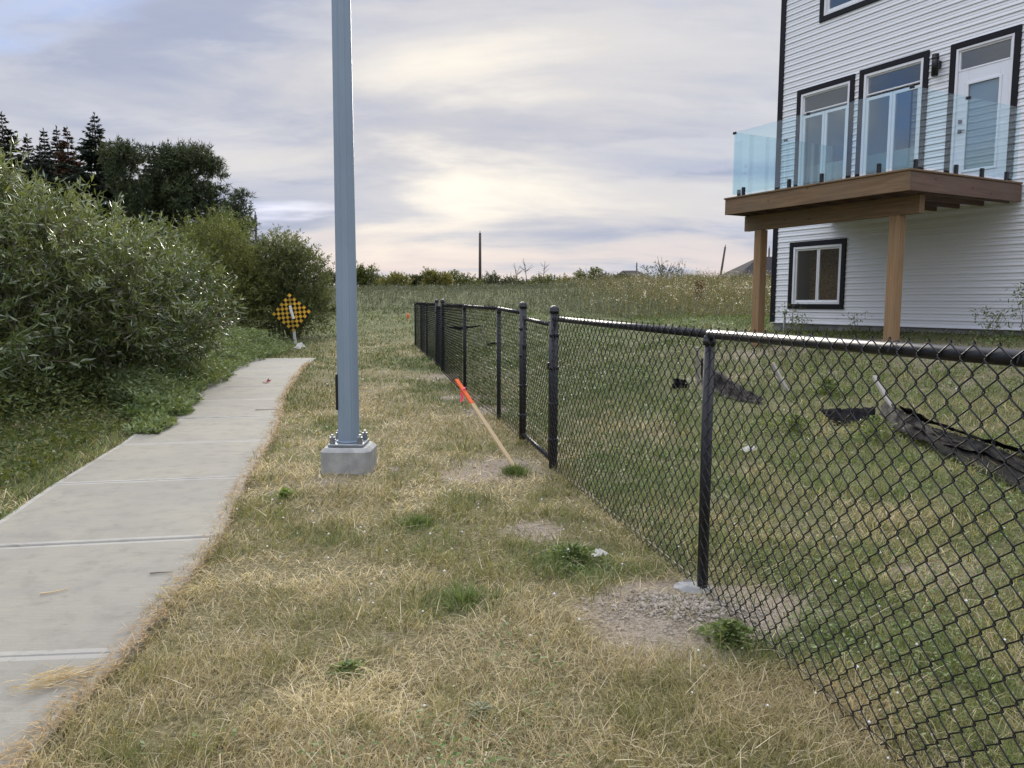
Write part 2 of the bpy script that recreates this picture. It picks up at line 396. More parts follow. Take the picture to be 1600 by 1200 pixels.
# bare patches (x, y, radius, strength)
BARE = [(-0.31, 6.3, 0.45, 0.6), (0.0, 6.6, 0.3, 0.6), (-0.30, 9.9, 0.45, 0.8), (0.13, 4.75, 0.22, 0.9), (MOUND[0] - 0.03, MOUND[1] - 0.02, 0.36, 1.5), (0.7, 3.42, 0.28, 1.0), (0.98, 3.55, 0.25, 1.0), (-1.25, 14.2, 0.6, 0.7), (-0.75, 11.2, 0.4, 0.7),
        (-0.55, 3.1, 0.3, 0.35), (-0.1, 2.5, 0.25, 0.3), (1.35, 3.6, 0.2, 0.5), (1.9, 4.6, 0.25, 0.25), (6.3, 11.0, 1.6, 0.55), (4.7, 13.8, 1.3, 0.5), (5.5, 8.5, 0.9, 0.4), (3.0, 11.6, 0.7, 0.4), (-1.36, 6.05, 0.28, 0.5), (2.2, 3.9, 0.3, 0.4)]
GREENS = [(-0.80, 11.0, 0.45), (-1.15, 12.3, 0.5), (-1.7, 15.6, 0.6), (-2.3, 17.8, 0.7), (-1.62, 5.5, 0.14), (0.29, 4.2, 0.27), (0.45, 4.0, 0.2), (-0.22, 3.55, 0.20), (-0.6, 4.85, 0.15), (0.9, 3.12, 0.2), (-1.75, 8.3, 0.3), (-1.6, 6.9, 0.25), (1.7, 13.8, 0.9), (1.2, 11.8, 0.8), (2.6, 10.2, 0.7), (1.3, 3.2, 0.15)]
def bare(x, y):
    s = np.zeros_like(x)
    for bx, by, r, k in BARE: s = s + k * np.exp(-((x - bx) ** 2 + (y - by) ** 2) / r ** 2)
    return s
def lush(x, y):
    s = np.zeros_like(x)
    for bx, by, r in GREENS: s = s + np.exp(-((x - bx) ** 2 + (y - by) ** 2) / r ** 2)
    return s

# ---------------------------------------------------------------- ground
def ramp(a, b, d0, g):
    out = [a]; d = d0
    while out[-1] < b: out.append(out[-1] + d); d *= g
    return out
def build_ground():
    xs = ramp(0, 500, 0.09, 1.035); xs = np.array(sorted([-v for v in xs[1:]] + xs))
    ys = ramp(1.0, 800, 0.09, 1.028); yn = [1.0 - (v - 1.0) for v in ramp(1.0, 45, 0.3, 1.15)[1:]]; ys = np.array(sorted(yn + ys))
    X, Y = np.meshgrid(xs, ys); Z = terrain(X, Y)
    inpath = (X > path_left(Y) - 0.03) & (X < path_right(Y) + 0.03) & (Y < PATH_END + 0.1)
    bump = (fbm(X * 2.3, Y * 2.3, 3) - 0.5) * 0.05 + (fbm(X * 0.35, Y * 0.35, 9) - 0.5) * 0.12 * sst(6, 20, Y)
    nearp = np.minimum(np.abs(X - path_left(Y)), np.abs(X - path_right(Y)))
    bump = bump * np.where(inpath, 0.0, sst(0.0, 0.6, nearp) * 0.9 + 0.1)
    Z = Z + bump - np.where(inpath, 0.05, 0.0)
    soil = np.clip(bare(X, Y) + 0.25 * sst(0.5, 0.75, fbm(X * 1.1, Y * 1.1, 21)), 0, 1)
    yard = sst(0.0, 0.4, (X - fence_x(Y)))
    soil = np.clip(soil + 0.2 * yard * sst(0.45, 0.7, fbm(X * 0.6, Y * 0.6, 5)) * (Y < 30), 0, 1)
    green = np.clip(0.18 + 0.55 * sst(9, 26, Y) + lush(X, Y) * 0.8 + yard * 0.35 + 0.7 * (X < path_left(Y)) * (Y < 24) + 0.4 * (Y > 26), 0, 1)
    V = np.stack([X, Y, Z], -1).reshape(-1, 3); ny, nx = X.shape
    i = np.arange(ny * nx).reshape(ny, nx)
    F = np.stack([i[:-1, :-1], i[:-1, 1:], i[1:, 1:], i[1:, :-1]], -1).reshape(-1, 4)
    cols = np.stack([soil, green, np.zeros_like(soil)], -1).reshape(-1, 3)
    o = link('ground', mesh_np('ground', V, F.ravel(), np.full(len(F), 4), cols, True), None, GROUND)
    tag(o, 'dry mown ground rising to a weedy bank', None, None, 'structure')
build_ground()

def build_path():
    root = empty('path', (0, 0, 0), 'pale concrete footpath curving beside the bushes', None, None, 'structure')
    for i in range(len(JR) - 1):
        r0, l0 = joint_line(i); r1, l1 = joint_line(i + 1)
        g = 0.006; t0 = (r1 - r0).normalized() * g; t1 = (l1 - l0).normalized() * g
        c = [l0 + t1, r0 + t0, r1 - t0, l1 - t1]
        m = MB(); bm = m.bm
        zt = 0.022 + random.uniform(-0.004, 0.004)
        def z(p): return tz(p.x, p.y) + zt
        e = 0.045
        def lerp2(u, v):
            a = c[0].lerp(c[1], u); b_ = c[3].lerp(c[2], u); return a.lerp(b_, v)
        ln = (r1 - r0).length; us = [0, 0.006, e / PW, 1 - e / PW, 1 - 0.006, 1]; vs_ = [0, 0.005, e / ln, 1 - e / ln, 1 - 0.005, 1]
        grid = []
        for v in vs_:
            row = []
            for u in us:
                p = lerp2(u, v); edge = u in (0, 1) or v in (0, 1)
                row.append(bm.verts.new((p.x, p.y, z(p) - (0.007 if edge else 0.0))))
            grid.append(row)
        for a in range(5):
            for b_ in range(5):
                f = bm.faces.new((grid[a][b_], grid[a][b_ + 1], grid[a + 1][b_ + 1], grid[a + 1][b_]))
                f.material_index = 0 if (a == 2 and b_ == 2) else 1
        ring = grid[0][:] + [grid[k][5] for k in range(1, 6)] + grid[5][4::-1] + [grid[k][0] for k in range(4, 0, -1)]
        low = [bm.verts.new((v.co.x, v.co.y, v.co.z - 0.11)) for v in ring]
        for k in range(len(ring)):
            f = bm.faces.new((ring[k], low[k], low[(k + 1) % len(low)], ring[(k + 1) % len(ring)])); f.material_index = 1
        m.build('concrete_slab', [SLAB, SLABEDGE], root)
build_path()

# ---------------------------------------------------------------- street light
def build_street_light():
    bx, by = -1.355, 6.47; bz = tz(bx, by)
    t = empty('street_light', (bx, by, bz), 'tall tapered blue grey street light pole bolted to a concrete base', 'street light')
    m = MB(); bm = m.bm
    hw = 0.205; rings = []
    def ring(h, w, rr):
        pts = []
        for sx, sy, a0 in ((1, 1, 0), (-1, 1, 90), (-1, -1, 180), (1, -1, 270)):
            for k in range(5):
                a = math.radians(a0 + k * 22.5); pts.append(bm.verts.new((sx * (w - rr) + rr * math.cos(a), sy * (w - rr) + rr * math.sin(a), h)))
        return pts
    rs = [ring(-0.3, hw, 0.07), ring(0.175, hw, 0.07), ring(0.205, hw - 0.03, 0.06)]
    for r0, r1 in zip(rs, rs[1:]):
        n = len(r0)
        for k in range(n): bm.faces.new((r0[k], r0[(k + 1) % n], r1[(k + 1) % n], r1[k]))
    bm.faces.new(rs[-1]); bm.faces.new(list(reversed(rs[0])))
    m.build('concrete_base', CONC, t)
    m = MB(); m.box((-0.145, -0.145, 0.207), (0.145, 0.145, 0.232), 0.006); m.build('base_plate', STEEL, t)
    m = MB(); rot = math.radians(22.5 + 8); n = 8; R0, R1, Htop = 0.094, 0.058, 8.6
    r0 = [m.bm.verts.new((R0 * math.cos(rot + 2 * PI * k / n), R0 * math.sin(rot + 2 * PI * k / n), 0.232)) for k in range(n)]
    r1 = [m.bm.verts.new((R1 * math.cos(rot + 2 * PI * k / n), R1 * math.sin(rot + 2 * PI * k / n), Htop)) for k in range(n)]
    for k in range(n): m.bm.faces.new((r0[k], r0[(k + 1) % n], r1[(k + 1) % n], r1[k]))
    m.bm.faces.new(r1); es = [e for e in m.bm.edges if abs(e.verts[0].co.z - e.verts[1].co.z) > 1]
    bmesh.ops.bevel(m.bm, geom=es, offset=0.010, segments=2, affect='EDGES')
    m.build('pole', GALV, t)
    m = MB(); m.tube([(0, 0, 0.232), (0, 0, 0.246)], 0.104, 20); m.build('weld_collar', GALV, t)
    for sx in (-1, 1):
        for sy in (-1, 1):
            m = MB(); m.tube([(sx * 0.112, sy * 0.112, 0.232), (sx * 0.112, sy * 0.112, 0.31)], 0.011, 10); b_ = m.build('anchor_bolt', STEEL, t)
            m = MB(); m.tube([(sx * 0.112, sy * 0.112, 0.234), (sx * 0.112, sy * 0.112, 0.262)], 0.026, 6); m.tube([(sx * 0.112, sy * 0.112, 0.264), (sx * 0.112, sy * 0.112, 0.288)], 0.024, 6); m.build('nut', STEEL, b_)
    m = MB(); m.box((-0.095, -0.055, 0.50), (-0.072, 0.05, 0.80), 0.010, 0, 2); m.build('handhole_cover', BLACK, t)
    m = MB(); m.tube([(0, 0, Htop), (0.02, 0, Htop + 0.12)], 0.05, 10); m.tube([(0, 0, Htop - 0.2), (-0.6, 0, Htop + 0.15), (-1.8, 0, Htop + 0.3)], 0.03, 10); m.build('arm', GALV, t)
    m = MB(); m.box((-2.4, -0.15, Htop + 0.24), (-1.75, 0.15, Htop + 0.36), 0.04, 0, 2); m.build('luminaire', GALV, t)
build_street_light()

# ---------------------------------------------------------------- chain link fence and gates
PITCH_W = 0.0425
def link_mesh_np(A, B, zb0, zt0, zb1, zt1, sub, sides, wr):
    """woven wires between ground points A and B; returns a mesh of bent wires"""
    A = np.array(A, float); B = np.array(B, float); ln = np.linalg.norm(B - A); t = (B - A) / ln; nrm = np.array([-t[1], t[0]])
    nW = int(ln / PITCH_W); p = ln / nW; hgt = (zt0 - zb0); nz = int(round(hgt / 0.0425)); 
    V = []; F = []; off = 0
    if sub == 3: ts = [0.0, 0.13, 0.5, 0.87]
    elif sub == 2: ts = [0.0, 0.5]
    else: ts = [0.0]
    jj = np.concatenate([np.array([j + q for q in ts]) for j in range(nz)] + [np.array([float(nz)])])
    for k in range(nW):
        side = lambda j: ((j + k) % 2)
        j0 = np.floor(jj).astype(int); fr = jj - j0
        a = side(j0); b_ = side(j0 + 1)
        f = a * (1 - fr) + b_ * fr
        if sub == 3: f = np.where(fr == 0, f, np.where(fr < 0.3, a * 0.97 + b_ * 0.03, np.where(fr > 0.7, a * 0.03 + b_ * 0.97, f)))
        f = (f - 0.5) * 1.10 + 0.5
        s = (k + f) * p
        dep = np.where(fr == 0, 0.0, np.where(a == 0, 1.0, -1.0)) * wr * 1.3
        if sub == 1: dep = np.zeros_like(s)
        u = s / ln; zb = zb0 + (zb1 - zb0) * u; zt = zt0 + (zt1 - zt0) * u
        z = zb + (zt - zb) * jj / nz
        P = np.stack([A[0] + t[0] * s + nrm[0] * dep, A[1] + t[1] * s + nrm[1] * dep, z], 1)
        T = np.gradient(P, axis=0); T = unit(T)
        n1 = np.tile(np.array([nrm[0], nrm[1], 0.0]), (len(P), 1)); n2 = unit(np.cross(T, n1))
        ring = np.stack([P + (n1 * math.cos(2 * PI * q / sides + 0.4) + n2 * math.sin(2 * PI * q / sides + 0.4)) * wr for q in range(sides)], 1)
        V.append(ring.reshape(-1, 3)); m = len(P)
        i = off + np.arange(m * sides).reshape(m, sides)
        F.append(np.stack([i[:-1], np.roll(i[:-1], -1, 1), np.roll(i[1:], -1, 1), i[1:]], -1).reshape(-1, 4)); off += m * sides
    V = np.concatenate(V); F = np.concatenate(F)
    return mesh_np('chain_mesh', V, F.ravel(), np.full(len(F), 4), None, True)
def rail_z(y): return float(np.interp(y, [-1, 1.9, 3.7, 6.5, 7.9, 9.25, 11.6, 15.0, 22.8], [1.285, 1.275, 1.256, 1.270, 1.302, 1.332, 1.350, 1.355, 1.375]))
FP = dict(a=(1.78, -0.9), b=(1.40, 1.05), near=(0.931, 3.716), gr=(0.346, 6.50), gl=(0.108, 7.86), p3=(-0.157, 9.25), p4=(-0.70, 11.6), p5=(-1.325, 15.05), p6=(-1.60, 16.75), p7=(-2.08, 19.2), p8=(-2.45, 21.2), end=(-2.80, 22.8))
def post(parent, p, r=0.028, extra=0.0, cap='dome'):
    x, y = p; zt = rail_z(y) + extra; o = None
    m = MB(); m.tube([(x, y, tz(x, y) - 0.3), (x, y, zt)], r, 14); o = m.build('post', VINYL, parent)
    m = MB(); m.tube([(x, y, zt - 0.03), (x, y, zt)], r + 0.004, 14); m.dome((x, y, zt), r + 0.004, r * 0.95); m.build('post_cap', VINYL, o)
    return o
def run(name, label, keys, lods, ext):
    root = empty(name, (FP[keys[0]][0], FP[keys[0]][1], tz(*FP[keys[0]])), label, 'fence', 'black chain link fence runs along the yard')
    inv = Matrix.Translation(-Vector(root.location))
    made = []
    for k in keys:
        terminal = k in ext
        made.append(post(root, FP[k], 0.036 if terminal else 0.026, 0.075 if terminal else -0.022))
    for (k0, k1), lod in zip(zip(keys, keys[1:]), lods):
        A, B = Vector(FP[k0]), Vector(FP[k1]); zA, zB = rail_z(A.y), rail_z(B.y)
        dz = 0.0
        m = MB(); mid = (A + B) / 2
        m.tube([(A.x, A.y, zA), (mid.x, mid.y, (zA + zB) / 2 - 0.003), (B.x, B.y, zB)], 0.0215, 12); made.append(m.build('top_rail', VINYL, root))
        d = (B - A).normalized(); nn = Vector((d.y, -d.x)) * -0.027
        a2, b2 = A + d * 0.03 + nn, B - d * 0.03 + nn
        me = link_mesh_np(a2, b2, tz(A.x, A.y) + 0.015, zA + 0.034, tz(B.x, B.y) + 0.015, zB + 0.034, lod[0], lod[1], lod[2])
        o = link('wire_mesh', me, root, WIRE); made.append(o)
        m = MB()
        zw = tz(A.x, A.y) + 0.05; zw1 = tz(B.x, B.y) + 0.05
        m.tube([(a2.x, a2.y, zw), (b2.x, b2.y, zw1)], 0.002, 5); made.append(m.build('bottom_tension_wire', VINYL, root))
        m = MB()
        for s_ in (0.12, 0.32, 0.5, 0.68, 0.88):
            q = A.lerp(B, s_); zz = zA + (zB - zA) * s_
            m.tube([(q.x + nn.x * 1.1, q.y + nn.y * 1.1, zz - 0.012), (q.x + nn.x * 0.7, q.y + nn.y * 0.7, zz + 0.018), (q.x, q.y, zz + 0.0245), (q.x - nn.x, q.y - nn.y, zz)], 0.0022, 5)
        made.append(tag(m.build('rail_ties', VINYL, root), kind='stuff'))
        for kk, P in ((k0, A), (k1, B)):
            if kk in ext:
                for hz in (0.25, 0.55, 0.85, 1.12):
                    m = MB(); m.tube([(P.x, P.y, tz(P.x, P.y) + hz - 0.012), (P.x, P.y, tz(P.x, P.y) + hz + 0.012)], 0.042, 14)
                    sg = d if kk == k0 else -d
                    m.box((P.x + sg.x * 0.05 - 0.008, P.y + sg.y * 0.05 - 0.008, tz(P.x, P.y) + hz - 0.01), (P.x + sg.x * 0.05 + 0.008, P.y + sg.y * 0.05 + 0.008, tz(P.x, P.y) + hz + 0.01))
                    made.append(m.build('tension_band', VINYL, root))
    for o in made: o.matrix_parent_inverse = inv
    return root
run('chain_link_fence', 'longest nearest run of black chain link fence, leaving the frame at the right', ['a', 'b', 'near', 'gr'], [(1, 3, 0.0024), (3, 5, 0.0024), (3, 5, 0.0024)], ('gr',))
run('chain_link_fence', 'middle run of black chain link fence behind the leaning orange tipped stake', ['gl', 'p3', 'p4', 'p5'], [(2, 3, 0.0027), (1, 3, 0.0027), (1, 3, 0.0027)], ('gl', 'p5'))
run('chain_link_fence', 'farthest short run of black chain link fence ending beside the upright orange tipped stake', ['p6', 'p7', 'p8', 'end'], [(1, 3, 0.0027), (1, 3, 0.0027), (1, 3, 0.0027)], ('p6',))

def gate(label, k0, k1, lod):
    A, B = Vector(FP[k0]), Vector(FP[k1]); d = (B - A).normalized()
    a, b_ = A + d * 0.115, B - d * 0.075
    root = empty('metal_gate', (a.x, a.y, tz(a.x, a.y)), label, 'gate', 'black mesh gates in the fence')
    inv = Matrix.Translation(-Vector(root.location)); made = []
    za, zb = tz(a.x, a.y) + 0.05, tz(b_.x, b_.y) + 0.05; ha, hb = rail_z(a.y) - 0.055, rail_z(b_.y) - 0.055
    for p, z0, z1 in ((a, za, ha), (b_, zb, hb)):
        m = MB(); m.tube([(p.x, p.y, z0), (p.x, p.y, z1 + 0.02)], 0.019, 12); st = m.build('upright', VINYL, root); made.append(st)
        m = MB(); m.dome((p.x, p.y, z1 + 0.02), 0.022, 0.02); c = m.build('cap', VINYL, st)
    for z0, z1 in ((za + 0.02, zb + 0.02), (ha, hb)):
        m = MB(); m.tube([(a.x, a.y, z0), (b_.x, b_.y, z1)], 0.018, 12); made.append(m.build('crossbar', VINYL, root))
    nn = Vector((-d.y, d.x)) * 0.02
    a2, b2 = a + d * 0.02 + nn, b_ - d * 0.02 + nn
    made.append(link('wire_mesh', link_mesh_np(a2, b2, za, ha + 0.03, zb, hb + 0.03, *lod), root, WIRE))
    for zz in (0.25, 0.95):
        m = MB(); z_ = tz(b_.x, b_.y) + zz
        m.tube([(b_.x, b_.y, z_), (B.x, B.y, z_)], 0.012, 8); m.tube([(b_.x, b_.y, z_ - 0.03), (b_.x, b_.y, z_ + 0.03)], 0.024, 10); made.append(m.build('hinge', VINYL, root))
    m = MB(); z_ = tz(a.x, a.y) + 0.86
    m.box((a.x - 0.03, a.y - 0.085, z_ - 0.03), (a.x + 0.03, a.y + 0.02, z_ + 0.03), 0.006); m.tube([(a.x, a.y, z_), (A.x, A.y, z_)], 0.009, 8); made.append(m.build('latch', VINYL, root))
    for o in made: o.matrix_parent_inverse = inv
gate('black chain link gate between two domed posts behind the leaning stake', 'gr', 'gl', (2, 3, 0.0027))
gate('narrow farther black chain link gate seen edge on past the middle fence run', 'p5', 'p6', (1, 3, 0.0027))

# ---------------------------------------------------------------- house
HO = Vector((5.772, 17.55, 0.981)); HR = math.radians(-62.026)
def build_house():
    h = empty('house', HO, 'white sided new house with black trim rising behind the deck', 'house', rz=HR)
    LU, TOPW, DEP = 9.2, 8.4, 10.5
    ops = {'a': (0.60, 1.82, 2.58, 4.77), 'b': (2.13, 3.37, 2.58, 4.80), 'door': (3.97, 4.95, 2.44, 4.77), 'up': (1.10, 2.62, 6.19, 7.55), 'base': (0.56, 1.80, 0.41, 1.62)}
    tw = 0.10
    def blocked(u0, u1, w0, w1): return any(u0 < o[1] + tw - 1e-4 and u1 > o[0] - tw + 1e-4 and w0 < o[3] + tw - 1e-4 and w1 > o[2] - tw + 1e-4 for o in ops.values())
    # core walls with real openings
    us = sorted({0.0, LU} | {v for o in ops.values() for v in o[:2]}); ws = sorted({0.0, TOPW} | {v for o in ops.values() for v in o[2:]})
    m = MB()
    for a, b_ in zip(us, us[1:]):
        for c, d in zip(ws, ws[1:]):
            if not any(a >= o[0] - 1e-6 and b_ <= o[1] + 1e-6 and c >= o[2] - 1e-6 and d <= o[3] + 1e-6 for o in ops.values()):
                m.box((a, 0.0, c), (b_, 0.16, d))
    bmesh.ops.remove_doubles(m.bm, verts=m.bm.verts, dist=1e-5)
    seen = {}
    for f in list(m.bm.faces):
        k = tuple(sorted(v.index if v.index >= 0 else id(v) for v in f.verts)); seen.setdefault(frozenset(id(v) for v in f.verts), []).append(f)
    bmesh.ops.delete(m.bm, geom=[f for fs in seen.values() if len(fs) > 1 for f in fs], context='FACES')
    m.box((0.0, 0.161, 0.0), (0.15, DEP, TOPW)); m.box((LU - 0.15, 0.161, 0.0), (LU, DEP, TOPW)); m.box((0.151, DEP - 0.15, 0.0), (LU - 0.151, DEP, TOPW))
    wall = m.build('wall', WHITE, h)
    # siding courses, each plank its own piece, broken at the openings
    p = 0.1155; n = int(TOPW / p)
    for i in range(n):
        w0, w1 = 0.012 + i * p, 0.012 + (i + 1) * p
        cuts = sorted([(o[0] - tw + 0.02, o[1] + tw - 0.02) for o in ops.values() if w0 < o[3] - 0.02 and w1 > o[2] + 0.02])
        spans = []; s = 0.06
        for c0, c1 in cuts: spans.append((s, c0)); s = c1
        spans.append((s, LU - 0.02))
        pieces = []
        for a, b_ in spans:
            j = (i * 1.37) % 3.66
            if b_ - a > 3.0:
                c = a
                while j < b_ - 0.4:
                    if j > c + 0.4: pieces.append((c, j - 0.0015)); c = j
                    j += 3.66
                pieces.append((c, b_))
            else: pieces.append((a, b_))
        for a, b_ in pieces:
            if b_ - a < 0.03: continue
            lip = 0.023; yb = lip + random.uniform(-0.0015, 0.0015)
            m = MB(); m.prism([(-0.001, w0), (-yb, w0), (-yb - 0.0005, w0 + 0.010), (-0.011, w0 + p * 0.50), (-0.017, w0 + p * 0.53), (-0.004, w1 + 0.004), (-0.001, w1 + 0.004)], a, b_)
            m.build('siding_plank', WHITE, wall)
    m = MB(); m.box((0.0, -0.05, -0.001 + 0.0), (LU, -0.022, 0.012)); m.build('starter_strip', WFRAME, wall)
    m = MB(); m.box((0.03, 0.02, -1.1), (LU - 0.03, DEP - 0.03, -0.004)); m.build('foundation', FOUND, h)
    m = MB(); m.box((-0.012, -0.038, -0.01), (0.10, -0.001, TOPW)); m.box((-0.030, -0.038, -0.01), (-0.013, 0.09, TOPW)); m.build('corner_trim', BTRIM, h)
    m = MB(); m.box((-0.5, -0.55, TOPW), (LU + 0.5, DEP + 0.5, TOPW + 0.16)); m.box((0.3, 0.3, TOPW + 0.161), (LU - 0.3, DEP - 0.3, TOPW + 0.9)); m.build('roof', FROOF, h)
    # rooms behind the glass
    m = MB()
    for w0, w1 in ((0.05, 2.2), (2.44, 5.3), (5.6, 8.3)):
        m.poly([(0.2, 3.6, w0), (LU - 0.2, 3.6, w0), (LU - 0.2, 3.6, w1), (0.2, 3.6, w1)]); m.poly([(0.2, 0.17, w0), (LU - 0.2, 0.17, w0), (LU - 0.2, 3.6, w0), (0.2, 3.6, w0)]); m.poly([(0.2, 0.17, w1), (LU - 0.2, 0.17, w1), (LU - 0.2, 3.6, w1), (0.2, 3.6, w1)])
    m.build('interior', ROOM, h)
    def trim(u0, u1, w0, w1, par, sill=True):
        m = MB()
        m.box((u0 - tw, -0.045, w0 - (tw if sill else 0)), (u0, -0.002, w1 + tw), 0.004); m.box((u1, -0.045, w0 - (tw if sill else 0)), (u1 + tw, -0.002, w1 + tw), 0.004)
        m.box((u0 + 0.001, -0.0445, w1), (u1 - 0.001, -0.002, w1 + tw), 0.004)
        if sill: m.box((u0 + 0.001, -0.0445, w0 - tw), (u1 - 0.001, -0.002, w0), 0.004)
        m.build('trim', BTRIM, par)
    def rect_frame(u0, u1, w0, w1, t, y0, y1):
        m = MB(); m.box((u0, y0, w0), (u0 + t, y1, w1), 0.004); m.box((u1 - t, y0, w0), (u1, y1, w1), 0.004); m.box((u0 + t, y0 + 0.001, w0), (u1 - t, y1 - 0.001, w0 + t), 0.004); m.box((u0 + t, y0 + 0.001, w1 - t), (u1 - t, y1 - 0.001, w1), 0.004); return m
    def window(key, label, lights, pane=PANE):
        u0, u1, w0, w1 = ops[key]
        fr = rect_frame(u0 + 0.002, u1 - 0.002, w0 + 0.002, w1 - 0.002, 0.05, -0.034, 0.10).build('window', WFRAME, h); fr['label'] = label
        trim(u0, u1, w0, w1, fr)
        for (a, b_, c, d, t) in lights:
            rect_frame(a, b_, c, d, t, -0.004, 0.05).build('frame', WFRAME, fr)
            m = MB(); m.box((a + t - 0.004, 0.018, c + t - 0.004), (b_ - t + 0.004, 0.024, d - t + 0.004)); m.build('pane', pane, fr)
    def tall(key, label):
        u0, u1, w0, w1 = ops[key]; a, b_ = u0 + 0.052, u1 - 0.052; mid = (a + b_) / 2; wt = w1 - 0.42
        window(key, label, [(a, b_, wt + 0.015, w1 - 0.052, 0.025), (a, mid - 0.004, w0 + 0.052, wt - 0.03, 0.058), (mid + 0.004, b_, w0 + 0.052, wt - 0.03, 0.058)])
    tall('a', 'tall white window with transom nearest the house corner'); tall('b', 'tall white window with transom between wall lamp and first window')
    u0, u1, w0, w1 = ops['up']; mid = (u0 + u1) / 2
    window('up', 'upper storey window cut by the top of the picture', [(u0 + 0.052, mid + 0.15, w0 + 0.052, w1 - 0.052, 0.055), (mid + 0.158, u1 - 0.052, w0 + 0.052, w1 - 0.052, 0.055)])
    u0, u1, w0, w1 = ops['base']; mid = (u0 + u1) / 2
    window('base', 'small basement sliding window under the deck', [(u0 + 0.052, mid + 0.02, w0 + 0.052, w1 - 0.052, 0.035), (mid - 0.005 + 0.03, u1 - 0.052, w0 + 0.052, w1 - 0.052, 0.035)], PANE_DIM)
    m = MB(); m.box((0.5, 0.55, 0.2), (1.95, 0.57, 1.9)); m.build('board_behind_window', OSB, h)
    m = MB(); m.box((0.5, 0.45, 2.45), (3.45, 0.5, 3.36)); m.build('pale_low_panel', PALE_PANEL, h)  # pale panel set behind the lower panes
    # door
    u0, u1, w0, w1 = ops['door']; st = 4.36
    fr = rect_frame(u0 + 0.002, u1 - 0.002, w0 + 0.002, w1 - 0.002, 0.04, -0.034, 0.10).build('door_frame', WFRAME, h); trim(u0, u1, w0, w1, fr, False)
    rect_frame(u0 + 0.042, u1 - 0.042, st + 0.02, w1 - 0.042, 0.03, -0.006, 0.05).build('transom_frame', WFRAME, fr)
    m = MB(); m.box((u0 + 0.065, 0.018, st + 0.045), (u1 - 0.065, 0.024, w1 - 0.065)); m.build('transom_pane', PANE, fr)
    d0, d1, z0, z1 = u0 + 0.044, u1 - 0.044, w0 + 0.045, st + 0.018
    g0, g1, gz0, gz1 = d0 + 0.19, d1 - 0.17, z0 + 0.22, z1 - 0.24
    m = MB(); m.box((d0, 0.0, z0), (g0, 0.045, z1), 0.003); m.box((g1, 0.0, z0), (d1, 0.045, z1), 0.003); m.box((g0 + 0.001, 0.001, z0), (g1 - 0.001, 0.044, gz0), 0.003); m.box((g0 + 0.001, 0.001, gz1), (g1 - 0.001, 0.044, z1), 0.003)
    dr = m.build('door', DOORW, h)
    rect_frame(g0 - 0.035, g1 + 0.035, gz0 - 0.035, gz1 + 0.035, 0.042, -0.016, -0.0005).build('glass_moulding', DOORW, dr)
    m = MB(); m.box((g0 + 0.002, 0.016, gz0 + 0.002), (g1 - 0.002, 0.022, gz1 - 0.002)); m.build('glass_insert', PANE, dr)
    m = MB(); m.box((g0, 0.030, gz0), (g1, 0.034, gz1)); m.build('door_blind', mat('door_blind', (0.55, 0.57, 0.58), 0.8, 0, 0.1, 3), dr)
    m = MB(); m.box((d0 + 0.05, -0.02, z0 + 1.02), (d0 + 0.115, -0.001, z0 + 1.085), 0.004); m.build('deadbolt', BLACK, dr)
    m = MB(); m.box((d0 + 0.05, -0.018, z0 + 0.86), (d0 + 0.115, -0.001, z0 + 0.925), 0.004); m.box((d0 + 0.075, -0.055, z0 + 0.882), (d0 + 0.2, -0.04, z0 + 0.902), 0.004); m.tube([(d0 + 0.082, -0.018, z0 + 0.892), (d0 + 0.082, -0.045, z0 + 0.892)], 0.01, 8); m.build('handle', BLACK, dr)
    # wall lamp
    m = MB(); m.tube([(3.66, -0.13, 4.40), (3.66, -0.13, 4.76)], 0.058, 18); lp = m.build('wall_lamp', BLACK, h)
    m = MB(); m.tube([(3.66, -0.13, 4.385), (3.66, -0.13, 4.40)], 0.05, 18); m.tube([(3.66, -0.13, 4.68), (3.66, -0.13, 4.70)], 0.064, 18); m.build('lamp_ring', BLACK, lp)
    m = MB(); m.box((3.61, -0.09, 4.52), (3.71, -0.022, 4.65), 0.006); m.build('mounting_bracket', BLACK, lp)
    return h
build_house()

